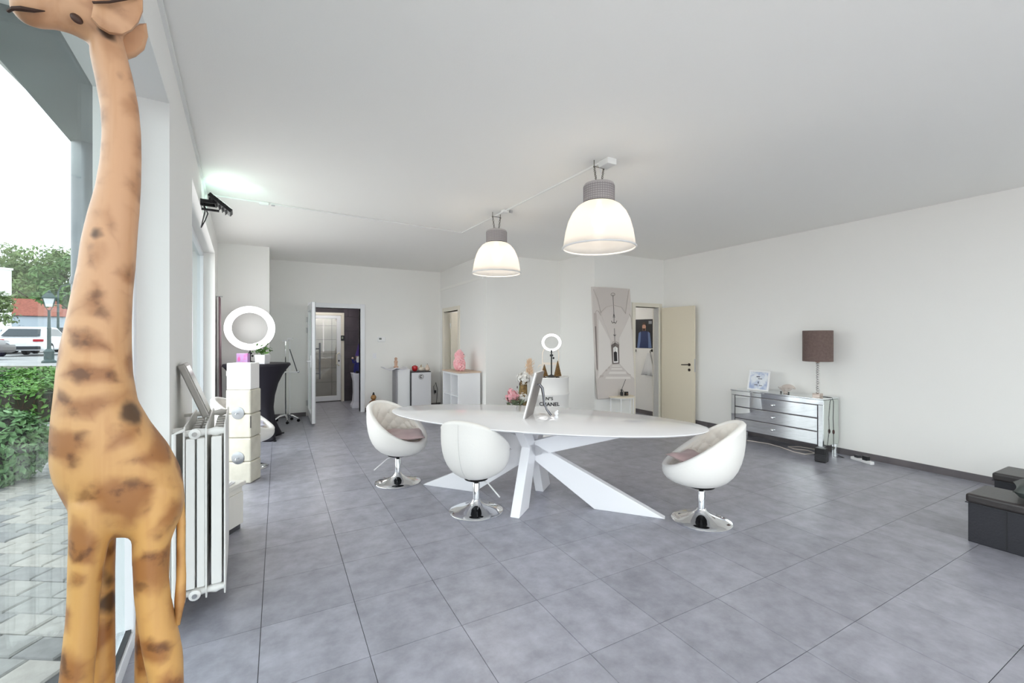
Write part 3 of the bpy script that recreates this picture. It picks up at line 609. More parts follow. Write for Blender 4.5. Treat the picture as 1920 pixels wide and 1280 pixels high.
# ------------------------------------------------------------------ egg chairs
def make_chair(label):
    """local +x = front"""
    c = thing('swivel_egg_chair', label, 'chair', group='white swivel egg chairs')
    N = 168; Z0 = .28
    def rim(th): return .617 - .185 * math.cos(th)
    def Rr(th): return .295 + .012 * math.cos(2 * th) - .01 * math.cos(th)
    def outer(th, p):
        q = p * PI / 2; rr = Rr(th) * (math.sin(q) ** .72) * (1 + .035 * math.sin(PI * p)); z = Z0 + (rim(th) - .02 - Z0) * p ** 1.9
        return rr, z
    rings = []
    for p in [.06, .14, .24, .34, .44, .54, .64, .74, .84, .92, 1.0]:
        rings.append([(outer(th, p)[0] * math.cos(th), outer(th, p)[0] * math.sin(th), outer(th, p)[1]) for th in [2 * PI * k / N for k in range(N)]])
    for d, dz in ((.002, .012), (-.012, .026), (-.03, .03), (-.046, .022), (-.054, .006)):
        rings.append([((Rr(th) + d) * math.cos(th), (Rr(th) + d) * math.sin(th), rim(th) - .02 + dz) for th in [2 * PI * k / N for k in range(N)]])
    sh = MB().loft(rings, False); sh.f.append(tuple(range(N))); sh.build('shell', LEATHER, c, smooth='full')
    inn = []; Zs = .395
    for i, p in enumerate(np.linspace(0, 1, 37)):
        row = []
        for k in range(N):
            th = 2 * PI * k / N; r0 = Rr(th) - .052; z1 = rim(th) - .014
            r1 = .205; rr = r0 + (r1 - r0) * p ** 1.3; z = z1 + (Zs - z1) * p ** .8
            tu = .016 * (abs(math.cos(th * 7 + p * 9)) * abs(math.cos(th * 7 - p * 9))) ** .45 * min(1, p * 9) * min(1, (1 - p) * 5) * (1 if math.cos(th) < .5 else .3)
            rr -= tu; row.append((rr * math.cos(th), rr * math.sin(th), z))
        inn.append(row)
    MB().loft(inn, False).build('tufted_lining', LEATHERIN, c, smooth='full')
    seat = [[(r_ * math.cos(2 * PI * k / N), r_ * math.sin(2 * PI * k / N), z) for k in range(N)] for r_, z in ((.215, .37), (.22, .40), (.205, .425), (.15, .437), (.02, .44))]
    MB().loft(seat).build('seat_pad', LEATHERIN, c, smooth='full')
    for p, odd in ((.1745, 0), (.349, 1), (.5236, 0), (.698, 1)):
        for k in range(-7, 8):
            if (k + odd) % 2: continue
            th = PI + k * PI / 14; r0 = Rr(th) - .052; z1 = rim(th) - .014; rr = r0 + (.205 - r0) * p ** 1.3 - .004; z = z1 + (Zs - z1) * p ** .8
            MB().ball((rr * math.cos(th), rr * math.sin(th), z), .008, 8, 6).build('button', LEATHERIN, c, smooth=True)
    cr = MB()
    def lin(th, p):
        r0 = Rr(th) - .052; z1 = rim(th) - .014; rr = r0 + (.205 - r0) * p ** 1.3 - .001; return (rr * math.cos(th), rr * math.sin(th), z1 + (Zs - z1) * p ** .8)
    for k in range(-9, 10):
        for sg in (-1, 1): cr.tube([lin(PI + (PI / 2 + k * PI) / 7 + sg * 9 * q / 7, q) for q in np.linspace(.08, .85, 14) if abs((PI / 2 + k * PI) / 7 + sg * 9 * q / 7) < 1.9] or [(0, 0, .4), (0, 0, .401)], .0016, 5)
    cr.build('tuft_crease_shade', M('crease_shadow', S(206, 198, 188), .6), c, smooth=True)  # darker tubes put the shade of the tuft creases into colour
    seam = [(outer(PI, p)[0] * -1.004, .0, outer(PI, p)[1]) for p in np.linspace(.15, 1, 16)]
    MB().tube(seam, .0025, 6).build('seam', M('seam_grey', S(214, 212, 210), .6), c, smooth=True)
    MB().lathe([(.09, Z0 + .004), (.10, Z0 - .006), (.03, Z0 - .014)], 20).build('seat_plate', BLACKM, c, smooth=True)
    MB().lathe([(.017, .16), (.017, Z0)], 16).build('gas_piston', BLACKM, c, smooth=True)
    MB().lathe([(.030, .055), (.029, .235), (.026, .24)], 24).build('column', CHROME, c, smooth=True)
    pr = [(.225, 0), (.228, .006), (.222, .012), (.17, .022), (.115, .036), (.07, .056), (.042, .082), (.034, .10), (.028, .102)]
    MB().lathe(pr, 48).build('base', CHROME, c, smooth=True)
    MB().tube([(0, -.02, Z0 - .005), (-.03, -.12, Z0 - .02), (-.08, -.25, Z0 - .105)], .006, 8).build('lever', M('lever_white', S(225, 225, 226), .4), c, smooth=True)
    return c
def place(c, p, ang): c.location = (p[0], p[1], 0); c.rotation_euler = (0, 0, ang)
ch1 = make_chair('white egg chair with pink cushion facing the camera at left table end'); place(ch1, atz(746, 903), math.radians(-55))
ch2 = copy_tree(ch1); ch2['label'] = 'white egg chair seen from behind in front of the table'; place(ch2, atz(893, 957), math.radians(40))
ch3 = copy_tree(ch1); ch3['label'] = 'white egg chair in side view at the right table end'; place(ch3, atz(1315, 975), math.radians(136))
ch4 = copy_tree(ch1); ch4['label'] = 'white egg chair mostly hidden behind the tall white block'; place(ch4, (-.335, 5.70), math.radians(-10))
def cushion(name, label, base_, ang, size, mat, tilt, lift, th=.05, cat='cushion', wob=.012, group=None):
    o = MB(); n2 = 14; g = {}
    for side in (1, -1):
        rows = []
        for i in range(n2 + 1):
            for j in range(n2 + 1):
                x = (i / n2 - .5); y = (j / n2 - .5); e = (1 - (2 * x) ** 4) * (1 - (2 * y) ** 4)
                pin = 1 - .10 * ((2 * abs(x)) ** 2 * (1 - (2 * abs(y)) ** 2) + (2 * abs(y)) ** 2 * (1 - (2 * abs(x)) ** 2))
                rows.append((x * size[0] * pin, y * size[1] * pin, side * (th / 2 * max(e, 0) ** .5) + wob * math.sin(x * 9 + 1) * math.cos(y * 7)))
        o.add(rows, [(i * (n2 + 1) + j, (i + 1) * (n2 + 1) + j, (i + 1) * (n2 + 1) + j + 1, i * (n2 + 1) + j + 1) for i in range(n2) for j in range(n2)])
    ob = o.build(name, mat, smooth='full'); ob.location = (base_[0], base_[1], base_[2] + lift); ob.rotation_euler = (tilt[0], tilt[1], ang)
    return tag(ob, label, cat, group)
p = ch1.location; cushion('seat_cushion', 'dusty pink cushion on the left egg chair', (p.x + .05, p.y - .075, .44), math.radians(-12), (.38, .38), PINKC, (.05, .03), .055, wob=.006, group='pink seat cushions')
p = ch3.location; cushion('seat_cushion', 'dusty pink cushion on the right egg chair', (p.x - .03, p.y + .03, .44), math.radians(100), (.34, .34), PINKC, (.04, -.05),   .055, .06, wob=.010, group='pink seat cushions')
p = ch4.location; cushion('seat_cushion', 'pale lilac cushion on the chair behind the white block', (p.x + .05, p.y, .44), 0.1, (.3, .3), M('lilac_cloth', S(206, 204, 220), .8), (0, 0), .04, group='pink seat cushions')

# ------------------------------------------------------------------ standing mirror and figurine on the table
p = atz(985, 782, ZT); fr_ = (p.x, p.y)
t = thing('table_mirror', 'silver-backed table mirror leaning on one curved rear leg', 'mirror', (p.x, p.y, ZT), 0)
# local frame in image-aligned axes: x to the right, y away from the camera
def IR(x, y, z, a=0.0): return Vector((x * RT[0] + y * FW[0], x * RT[1] + y * FW[1], z))
q0 = att(978, 785, 3.62); 
ed = (Vector((FW[0], FW[1], 0)) * .88 + Vector((RT[0], RT[1], 0)) * .26).normalized() # along the bottom edge of the mirror
up = (Vector((RT[0], RT[1], 0)) * .26 + Vector((0, 0, 1))).normalized(); nr = ed.cross(up).normalized()
O0 = Vector((0, 0, .005)) - ed * .09
pw, ph = .30, .42
def mir(mb_, a0, a1, b0, b1, c0, c1): return mb_.add([O0 + ed * a + up * b + nr * c for c in (c0, c1) for b in (b0, b1) for a in (a0, a1)], [(0, 2, 3, 1), (4, 5, 7, 6), (0, 1, 5, 4), (2, 6, 7, 3), (0, 4, 6, 2), (1, 3, 7, 5)])
off = .013
mir(MB(), 0, pw, 0, ph, off, off + .012).build('back_panel', M('grey_back', S(150, 144, 142), .35, .4), t, bevel=.002)
mb = MB(); mir(mb, 0, .02, 0, ph, 0, off + .002); mir(mb, pw - .02, pw, 0, ph, 0, off + .002); mir(mb, .02, pw - .02, 0, .02, 0, off + .002); mir(mb, .02, pw - .02, ph - .02, ph, 0, off + .002); mb.build('frame', WHITE, t)
mir(MB(), .02, pw - .02, .02, ph - .02, off - .006, off).build('mirror_glass', MIRROR, t)
sgn = 1 if nr.dot(Vector((RT[0], RT[1], 0))) > 0 else -1
rr = Vector((RT[0], RT[1], 0)); b0 = O0 + ed * pw * .45 + up * .30 + nr * (off + .012 if sgn > 0 else -.002)
pts = [b0, b0 + rr * .02 + Vector((0, 0, .006)), b0 + rr * .045 - Vector((0, 0, .03)), b0 + rr * .055 - Vector((0, 0, .10)), b0 + rr * .06 - Vector((0, 0, .16)), b0 + rr * .085 - Vector((0, 0, .225)), Vector((*(b0 + rr * .125).xy, .012))]
MB().tube(pts, [.008, .012, .014, .012, .010, .009, .012], 10).build('curved_leg', M('gunmetal', S(120, 120, 126), .25, .8), t, smooth=True)
p = atz(1043, 783, ZT); t = thing('bird_figurine', 'tiny white figurine on the oval table beside the mirror', 'figurine', (p.x, p.y, ZT))
MB().lathe([(.018, 0), (.02, .01), (.012, .022), (.02, .035), (.02, .045), (.01, .058), (.003, .062)], 14).build('body', GLOSSW, t, smooth=True)
MB().ball((.012, 0, .06), .011, 8, 6).build('head', GLOSSW, t, smooth=True)

# ------------------------------------------------------------------ pendant lamps
SHADE = Mshade('acrylic_shade'); MESHM = M('louvre_grey', S(186, 181, 182), .45, .1)
BULB = Memit('bulb_glow', (1, .86, .66, 1), 9)
def pendant(u, vrim, tt, label, R0):
    p = att(u, vrim, tt); c = thing('pendant_lamp', label, 'lamp', (p.x, p.y, H), 0, 'industrial pendant lamps')
    zr = p.z - H; k = R0 / .295
    prof = [(1.0, 0), (1.005, .012), (.985, .014), (.97, .06), (.925, .14), (.85, .22), (.74, .29), (.60, .34), (.46, .368), (.42, .372)]
    pr = [(a * R0, zr + b * k) for a, b in prof]; inner = [(a * R0 - .004, zr + b * k - .002) for a, b in prof[1:]][::-1]
    MB().loft([[(r_ * math.cos(2 * PI * j / 64), r_ * math.sin(2 * PI * j / 64), z) for j in range(64)] for r_, z in pr], False).build('shade', SHADE, c, smooth='full')
    MB().ring((0, 0, zr + .006), R0 * 1.0, .008, 64, 8).build('rim', M('clear_rim', S(230, 230, 230), .2), c, smooth=True)
    zt = zr + .372 * k; hh = .165 * k; rh = .125 * k
    hs = MB().lathe([(rh * .5, zt), (rh * 1.0, zt + .004), (rh, zt + hh * .86), (rh * .95, zt + hh * .93), (rh * .66, zt + hh), (rh * .3, zt + hh * 1.08)], 40).build('housing', MESHM, c, smooth=True)
    gv = MB()
    for i in range(7): gv.ring((0, 0, zt + hh * (.1 + .11 * i)), rh, .0028, 40, 5)
    for j in range(40): a = 2 * PI * j / 40; gv.box((rh * math.cos(a), rh * math.sin(a), zt + hh * .43), (.004, .004, hh * .78), rotm(0, 0, a))
    gv.build('cooling_grid', M('grid_dark', S(150, 145, 147), .5, .1), hs, kind='stuff')
    MB().lathe([(rh * 1.01, zt - .006), (rh * 1.03, zt + .004)], 40).build('clamp_ring', BLACKM, c, smooth=True)
    for sg in (-1, 1):
        a0 = Vector((sg * .028, 0, zt + hh * 1.05)); a1 = Vector((sg * .05, 0, -.045)); n = 7; lk = MB()
        for i in range(n):
            q = a0.lerp(a1, (i + .5) / n); L = (a1 - a0).length / n
            lk.ring(q, L * .42, .003, 12, 6, rotm(PI / 2, 0, (PI / 2) * (i % 2)) , 1)
        lk.build('chain', M('zinc_chain', S(128, 124, 116), .4, .7), c, smooth=True)
        MB().tube([(sg * .05, 0, -.06), (sg * .05, 0, -.02), (sg * .05, 0, 0)], .004, 6).build('hook', MATS['zinc_chain'], c)
    MB().tube([(-.055, 0, -.05), (.055, 0, -.05)], .004, 6).build('cross_bar', MATS['zinc_chain'], c)
    MB().tube([(.02, .0, zt + hh), (.05, .03, -.1), (.045, .05, -.004)], .004, 6).build('flex', WHITE, c)
    zb = zt - .13 * k
    MB().lathe([(.02, zb + .12), (.03, zb + .07), (.055 * k, zb + .02), (.06 * k, zb - .02), (.045 * k, zb - .06), (.01, zb - .075)], 16).build('bulb', BULB, c, smooth='full')
    ld = bpy.data.lights.new('bulb_light', 'POINT'); ld.energy = 4; ld.color = (1, .82, .62); ld.shadow_soft_size = .06
    lo = bpy.data.objects.new('bulb_light', ld); COL.objects.link(lo); lo.parent = c; lo.location = (0, 0, zb - .10)
pendant(1123, 466, 3.54, 'near large pendant lamp with clear dome shade and grey housing', .295)
pendant(931, 513, 4.97, 'far pendant lamp with clear dome shade and grey housing', .278)

# ------------------------------------------------------------------ cable trunking on the ceiling
TRK = M('trunking_white', S(236, 236, 234), .5)
a, b, c_ = Vector((-.60, 5.26, H)), Vector((2.2, 5.49, H)), Vector((2.335, 2.72, H))
t = thing('cable_trunking', 'thin white cable trunking across the ceiling to the pendant lamps', 'trunking', tuple(b))
def strip(p, q, wd, th, nm, par, org):
    d = (q - p); L = d.length; ang = math.atan2(d.y, d.x); m_ = (p + q) / 2 - org - Vector((0, 0, .002))
    return MB().box((0, 0, 0), (L, wd, th)).build(nm, TRK, par, loc=(m_.x, m_.y, m_.z - th / 2), rot=(0, 0, ang))
strip(a, b, .016, .012, 'trunk_run', t, b); strip(b, c_, .02, .014, 'trunk_run', t, b)
for q, s_ in ((Vector((-.135, 5.30, H)), (.09, .05, .03)), (Vector((2.25, 4.33, H)), (.07, .07, .03)), (c_ + Vector((.02, 0, 0)), (.09, .12, .05))):
    MB().box((0, 0, 0), s_).build('junction_box', TRK, t, loc=(q.x - b.x, q.y - b.y, -s_[2] / 2 - .002), bevel=.004)
for (x_, y_) in ((-.05, 5.31), (2.32, 4.31)): MB().box((x_ - b.x, y_ - b.y, -.014), (.035, .02, .024)).build('cable_clip', STEEL, t)
t = lthing('wall_trunking', 'white cable trunking along the top of the window wall', 'trunking', 0, 0, 0)
MB().bx((.0, .2, H - .03), (.018, 5.25, H - .012)).build('trunk_run', TRK, t); MB().bx((0, 5.2, 2.72), (.016, 5.225, H - .03)).build('trunk_drop', TRK, t)

# ------------------------------------------------------------------ flood light on the window wall
t = lthing('wall_floodlight', 'black floodlight on a bracket high on the window wall', 'lamp', 4.66, 0, 2.63)
MB().box((.004, 0, .02), (.008, .1, .06)).box((.06, -.06, .03), (.11, .006, .03)).box((.06, .06, .03), (.11, .006, .03)).box((.07, 0, -.03), (.13, .02, .018)).build('bracket', BLACKM, t)
Rf = rotm(0, math.radians(38), 0)
MB().box((.145, 0, .03), (.21, .17, .035), Rf).build('lamp_body', BLACKM, t, bevel=.006)
fb = MB()
for i in range(6): fb.box(Vector((.145, 0, .03)) + Rf @ Vector((-.08 + .03 * i, 0, -.026)), (.004, .15, .02), Rf)
fb.build('cooling_fin', BLACKM, t)
MB().box(Vector((.145, 0, .03)) + Rf @ Vector((0, 0, .0185)), (.18, .14, .002), Rf).build('lens', Memit('flood_glow', (.78, 1, .9, 1), 8), t)
MB().tube([(.02, .02, .02), (.05, .02, -.06), (.03, .03, -.12), (.0, .03, -.19)], .005, 6).tube([(.02, -.02, .02), (.03, 0, -.05), (.0, .03, -.19)], .005, 6).build('cable', BLACK, t)
ld = bpy.data.lights.new('flood_beam', 'SPOT'); ld.energy = 9; ld.color = (.55, 1, .82); ld.spot_size = math.radians(120); ld.spot_blend = 1; ld.shadow_soft_size = .05
lo = bpy.data.objects.new('flood_beam', ld); COL.objects.link(lo); lo.parent = t; lo.location = (.16, .0, .06); lo.rotation_euler = (PI - 1.05, math.radians(12), 0)

# ------------------------------------------------------------------ radiator
RADW = M('radiator_white', S(234, 233, 230), .4)
t = lthing('column_radiator', 'white three-blade column radiator by the window wall', 'radiator', 2.72, 0, 0)
L = .76
for nx in (.055, .147, .228): 
    MB().prism([(0, .155), (.02, .10), (L - .02, .10), (L, .155), (L, .985), (L - .05, 1.0), (.03, 1.0), (0, .985)], lambda p, k: (k, p[0], p[1]), nx - .004, nx + .004).build('blade', RADW, t, bevel=.002)
cols = [(.081, .038), (.125, .034), (.192, .046)]
for j in range(9):
    for nx, cw in cols: MB().box((nx, .018 + j * .09, .555), (cw, .034, .77)).build('column', RADW, t, bevel=.005)
for z in (.14, .965):
    for y in (.03, L - .03):
        MB().tube([(.055, y, z), (.09, y, z), (.10, y, z), (.14, y, z), (.15, y, z), (.165, y, z), (.19, y, z), (.21, y, z), (.228, y, z)], [.016, .018, .024, .018, .016, .018, .025, .018, .016], 14).build('header_pipe', RADW, t, smooth=True)
for z in (.14, .965):
    pg = MB().lathe([(.026, 0), (.026, .02), (.02, .024)], 16).xf(lambda p: (.10 + p.x, .01 - p.z, z + p.y)).build('end_plug', RADW, t, smooth=True)
    MB().lathe([(.012, .0), (.012, .006), (.006, .006)], 8).xf(lambda p: (.10 + p.x, -.014 - p.z, z + p.y)).build('plug_nut', STEEL, pg, smooth=True)
MB().box((.02, .1, .975), (.045, .03, .02)).box((.02, .64, .975), (.045, .03, .02)).box((.02, .1, .2), (.045, .03, .02)).box((.02, .64, .2), (.045, .03, .02)).build('wall_bracket', RADW, t)
MB().tube([(.02, -.05, 0), (.02, -.05, .98), (.055, -.02, .99)], .009, 8).build('valve_pipe', RADW, t, smooth=True)
t = lthing('leaning_frame', 'grey framed panel leaning on the radiator against the wall', 'frame', 3.06, .135, 1.0)
Rr_ = rotm(0, -math.radians(21), 0)
MB().box(Rr_ @ Vector((0, 0, .16)) + Vector((.0, 0, .012)), (.034, .22, .32), Rr_).build('frame', M('pewter', S(150, 146, 142), .35, .5), t, bevel=.006)
MB().box(Rr_ @ Vector((-.0175, 0, .16)) + Vector((0, 0, .012)), (.002, .18, .28), Rr_).build('backing', M('warm_grey', S(172, 166, 158), .6), t)
MB().box(Rr_ @ Vector((.0175, 0, .16)) + Vector((0, 0, .012)), (.002, .18, .28), Rr_).build('glass', M('pic_grey', S(196, 192, 186), .2), t)

# ------------------------------------------------------------------ low cabinet, tall block
P0 = Vector((-.235, 3.906, 0)); ce = Vector((-.537, -.844, 0)); cn = Vector((-.844, .537, 0))
t = thing('low_cabinet', 'low white drawer cabinet between radiator and tall block', 'cabinet', tuple(P0), math.atan2(ce.y, ce.x))
# local x along the front towards the camera, local y: -cn side
yd = 1 if (Vector((-ce.y, ce.x, 0)).dot(cn) > 0) else -1
def cb(mb_, x0, x1, y0, y1, z0, z1): return mb_.bx((x0, yd * y0, z0), (x1, yd * y1, z1))
CABM = M('cabinet_white', S(226, 223, 216), .5)
cb(MB(), .01, .29, .02, .15, 0, .04).build('plinth', DARKG, t); cb(MB(), 0, .30, .012, .16, .04, .33).build('body', CABM, t, bevel=.003)
cb(MB(), .004, .296, 0, .014, .045, .285).build('drawer', CABM, t, bevel=.003); cb(MB(), -.015, .31, -.01, .165, .33, .362).build('top', CABM, t, bevel=.006)
tl = thing('paper_stack', 'loose white papers lying on the low cabinet', 'papers', (P0.x + ce.x * .16 + cn.x * .07, P0.y + ce.y * .16 + cn.y * .07, .363), math.atan2(ce.y, ce.x) + .2)
MB().box((0, 0, .004), (.2, .12, .008)).build('bottom_sheets', M('paper_grey', S(214, 214, 218), .6), tl); MB().box((.01, .0, .0105), (.19, .11, .005), rotm(0, 0, .15)).build('top_sheets', WHITE, tl)
pt = atz(446, 908, 0)
t = thing('padded_block', 'tall narrow cream vinyl block with two round chrome discs', 'display block', (pt.x, pt.y + .02, 0), -YAW + .05)
VIN = M('cream_vinyl', S(212, 208, 194), .45, col2=S(196, 192, 178), nscale=7, bump=.5, bscale=8)
# faces the camera: local x right, local y away
z1 = 1.45 - (731 - 636) / 809 * 4.3; z2 = 1.45 - (681 - 636) / 809 * 4.3
bw = .245; zs = [0, .22, .46, .70, z1]
for a, b in zip(zs[:-1], zs[1:]): MB().box((0, .10, (a + b) / 2), (bw, .20, b - a - .003)).build('padded_section', VIN, t, bevel=.014)
for z in (.26, .71): 
    d = MB().lathe([(.062, 0), (.062, .005), (.05, .009), (.01, .011)], 32).xf(lambda p: (p.x, -.0 - p.z, z + p.y)).build('disc', M('disc_steel', S(150, 154, 158), .3, .8), t, smooth=True)
    MB().tube([(0, -.01, z), (0, -.035, z), (0, -.04, z - .012)], .006, 8).build('hook_pin', CHROME, d, smooth=True)
MB().box((bw / 2 + .001, .0, .62), (.003, .012, .12)).build('stitching', BLACK, t)
tb = thing('white_carton', 'plain white carton on top of the tall vinyl block', 'box', (pt.x, pt.y + .02, z1), -YAW + .05)
MB().box((.002, .09, (z2 - z1) / 2), (.236, .17, z2 - z1)).build('carton', M('carton_white', S(240, 238, 236), .6), tb, bevel=.008); MB().box((.002, .09, z2 - z1 + .001), (.2, .006, .002)).build('flap_seam', M('seam_grey2', S(210, 208, 206), .7), tb)

# ------------------------------------------------------------------ carved wooden giraffe
TG = 1.036
gp = att(215, CY, TG)                                  # the body stands square to the line of sight
_gl = math.hypot(gp.x, gp.y); GD = (gp.x / _gl, gp.y / _gl); GE = (GD[1], -GD[0])
def gx(u):
    d = dirv(u); k = (d[0] * GD[0] + d[1] * GD[1]); return _gl / k * (d[0] * GE[0] + d[1] * GE[1])
def gz(v, u=215):
    x_ = gx(u); px, py = gp.x + x_ * GE[0], gp.y + x_ * GE[1]; return CAMH + (CY - v) / FPX * (px * FW[0] + py * FW[1])
gir = thing('wooden_giraffe', 'tall carved wooden giraffe sculpture beside the window', 'sculpture', (gp.x, gp.y, 0), math.atan2(GE[1], GE[0]))
def wood():
    m = bpy.data.materials.new('giraffe_wood'); m.use_nodes = True; n = m.node_tree; b = n.nodes['Principled BSDF']
    tcn = n.nodes.new('ShaderNodeTexCoord'); ob = tcn.outputs['Object']
    def node(t_, **k):
        q = n.nodes.new(t_)
        for a_, v_ in k.items(): setattr(q, a_, v_)
        return q
    def mixc(fac, c1, c2):
        q = node('ShaderNodeMixRGB'); n.links.new(fac, q.inputs[0])
        for i, c in ((1, c1), (2, c2)):
            if isinstance(c, tuple): q.inputs[i].default_value = c
            else: n.links.new(c, q.inputs[i])
        return q.outputs[0]
    def ramp(src, a, b_, flip=False):
        q = node('ShaderNodeMapRange'); q.clamp = True; q.interpolation_type = 'SMOOTHSTEP'
        q.inputs['From Min'].default_value = a; q.inputs['From Max'].default_value = b_
        q.inputs['To Min'].default_value = 1.0 if flip else 0.0; q.inputs['To Max'].default_value = 0.0 if flip else 1.0
        n.links.new(src, q.inputs['Value']); return q.outputs[0]
    def mul(a, b_):
        q = node('ShaderNodeMath', operation='MULTIPLY'); n.links.new(a, q.inputs[0])
        if isinstance(b_, float): q.inputs[1].default_value = b_
        else: n.links.new(b_, q.inputs[1])
        return q.outputs[0]
    nz = node('ShaderNodeTexNoise'); nz.inputs['Scale'].default_value = 6; nz.inputs['Detail'].default_value = 4
    n.links.new(ob, nz.inputs['Vector'])
    dis = node('ShaderNodeMixRGB'); dis.blend_type = 'ADD'; dis.inputs[0].default_value = .12; n.links.new(ob, dis.inputs[1]); n.links.new(nz.outputs['Color'], dis.inputs[2])
    vo = node('ShaderNodeTexVoronoi', feature='DISTANCE_TO_EDGE'); vo.inputs['Scale'].default_value = 9.0; n.links.new(dis.outputs[0], vo.inputs['Vector'])
    patch = ramp(vo.outputs['Distance'], .04, .27)
    mk = node('ShaderNodeTexNoise'); mk.inputs['Scale'].default_value = 5; mk.inputs['Detail'].default_value = 6; n.links.new(ob, mk.inputs['Vector'])
    patch = mul(patch, ramp(mk.outputs[0], .2, .5))
    sp = node('ShaderNodeSeparateXYZ'); n.links.new(ob, sp.inputs[0])
    fade = node('ShaderNodeMapRange'); fade.clamp = True; n.links.new(sp.outputs['Z'], fade.inputs['Value']); fade.inputs['From Min'].default_value = 1.45; fade.inputs['From Max'].default_value = 1.8; fade.inputs['To Min'].default_value = 1.0; fade.inputs['To Max'].default_value = .5
    patch = mul(patch, fade.outputs[0])
    basec = mixc(ramp(sp.outputs['Z'], .9, 1.75), S(202, 154, 90), S(208, 160, 122))
    gmp = node('ShaderNodeMapping'); gmp.inputs['Scale'].default_value = (45, 45, 3); n.links.new(ob, gmp.inputs[0])
    gr = node('ShaderNodeTexNoise'); gr.inputs['Scale'].default_value = 1; gr.inputs['Detail'].default_value = 3; n.links.new(gmp.outputs[0], gr.inputs['Vector'])
    basec = mixc(mul(ramp(gr.outputs[0], .5, .75), .25), basec, S(176, 118, 66))
    c = mixc(mul(patch, .8), basec, S(140, 84, 40))
    ch = node('ShaderNodeTexNoise'); ch.inputs['Scale'].default_value = 22; ch.inputs['Detail'].default_value = 8; n.links.new(ob, ch.inputs['Vector'])
    c = mixc(mul(mul(ramp(ch.outputs[0], .5, .66), patch), .68), c, S(74, 42, 22))
    for u, v, y, r_ in ((237, 768, -.085, .034), (180, 440, -.055, .022), (181, 470, -.055, .022), (233, 150, -.05, .022), (196, 82, -.05, .02), (205, 1040, .0, .03), (207, 1095, .02, .03), (200, 1140, .02, .03), (325, 1135, -.05, .04), (150, 40, -.05, .012)):
        vd = node('ShaderNodeVectorMath', operation='DISTANCE'); n.links.new(dis.outputs[0], vd.inputs[0]); vd.inputs[1].default_value = (gx(u) + .06, y * .85 + .06, gz(v, u) + .06)
        c = mixc(mul(ramp(vd.outputs['Value'], r_ * .45, r_ * 1.05, True), .88), c, S(52, 32, 24))
    n.links.new(c, b.inputs['Base Color']); b.inputs['Roughness'].default_value = .48; b.inputs['Coat Weight'].default_value = .12; b.inputs['Coat Roughness'].default_value = .3
    bp = node('ShaderNodeBump'); bp.inputs['Strength'].default_value = .25; bp.inputs['Distance'].default_value = .01
    n.links.new(mk.outputs[0], bp.inputs['Height']); n.links.new(bp.outputs[0], b.inputs['Normal']); return m
GW = wood()
rows = [(60, 172, 226, .045), (95, 166, 236, .042), (150, 178, 250, .045), (200, 187, 260, .046), (250, 190, 265, .047), (300, 186, 266, .049), (350, 177, 265, .052), (400, 162, 262, .056), (450, 150, 258, .06), (500, 143, 255, .063),
        (550, 132, 250, .067), (600, 122, 248, .072), (650, 110, 248, .079), (700, 103, 250, .088), (750, 98, 259, .097), (790, 93, 283, .106), (830, 90, 315, .113), (870, 90, 337, .116), (900, 96, 344, .115), (930, 112, 347, .11), (955, 126, 345, .10), (975, 140, 338, .085), (992, 165, 320, .06), (1002, 190, 290, .03)]
NS = 28; rings = []
for v, a, b, d in rows:
    xc, hw = (gx(a) + gx(b)) / 2, (gx(b) - gx(a)) / 2
    za, zb_ = gz(v, a), gz(v, b)
    rings.append([(xc + hw * math.copysign(abs(math.cos(k)) ** .9, math.cos(k)), .85 * d * math.copysign(abs(math.sin(k)) ** .9, math.sin(k)), (za + zb_) / 2 + (zb_ - za) / 2 * math.cos(k)) for k in [2 * PI * j / NS for j in range(NS)]])
G = MB().loft(rings)
def leg(path):
    rg = []
    for v, a, b, y, d in path:
        xc, hw = (gx(a) + gx(b)) / 2, (gx(b) - gx(a)) / 2; za, zb_ = gz(v, a), gz(v, b); rg.append([(xc + hw * math.cos(k), .85 * (y + d * math.sin(k)), max(0, (za + zb_) / 2 + (zb_ - za) / 2 * math.cos(k) if v < vfoot - 60 else gz(v)) ) for k in [2 * PI * j / 18 for j in range(18)]])
    G.loft(rg)
vfoot = CY + (CAMH) / TG * FPX
leg([(930, 128, 225, -.045, .06), (1000, 130, 206, -.055, .052), (1050, 128, 196, -.055, .046), (1100, 127, 190, -.055, .044), (1150, 124, 188, -.055, .043), (1200, 118, 183, -.055, .044), (1280, 110, 176, -.055, .045), (1450, 100, 168, -.055, .044), (1650, 100, 168, -.055, .046), (vfoot - 40, 92, 172, -.055, .055), (vfoot, 86, 176, -.055, .058)])
leg([(940, 150, 235, .04, .055), (1010, 160, 219, .055, .046), (1080, 160, 217, .055, .042), (1150, 160, 217, .055, .042), (1280, 158, 218, .055, .043), (1450, 150, 212, .055, .043), (1650, 150, 212, .055, .045), (vfoot - 40, 143, 216, .055, .05), (vfoot, 138, 220, .055, .052)])
leg([(900, 235, 343, -.035, .07), (950, 240, 338, -.045, .062), (1000, 245, 318, -.052, .05), (1050, 246, 313, -.055, .044), (1100, 248, 318, -.055, .042), (1150, 254, 330, -.055, .043), (1200, 262, 340, -.055, .044), (1280, 279, 342, -.055, .043), (1450, 284, 344, -.055, .042), (1650, 278, 342, -.055, .045), (vfoot - 40, 268, 350, -.055, .053), (vfoot, 264, 354, -.055, .056)])
leg([(920, 240, 330, .04, .06), (1000, 262, 325, .05, .048), (1150, 255, 318, .055, .042), (1280, 252, 316, .055, .042), (1450, 252, 312, .055, .042), (1650, 250, 312, .055, .044), (vfoot - 40, 243, 318, .055, .05), (vfoot, 238, 322, .055, .052)])
hd = []
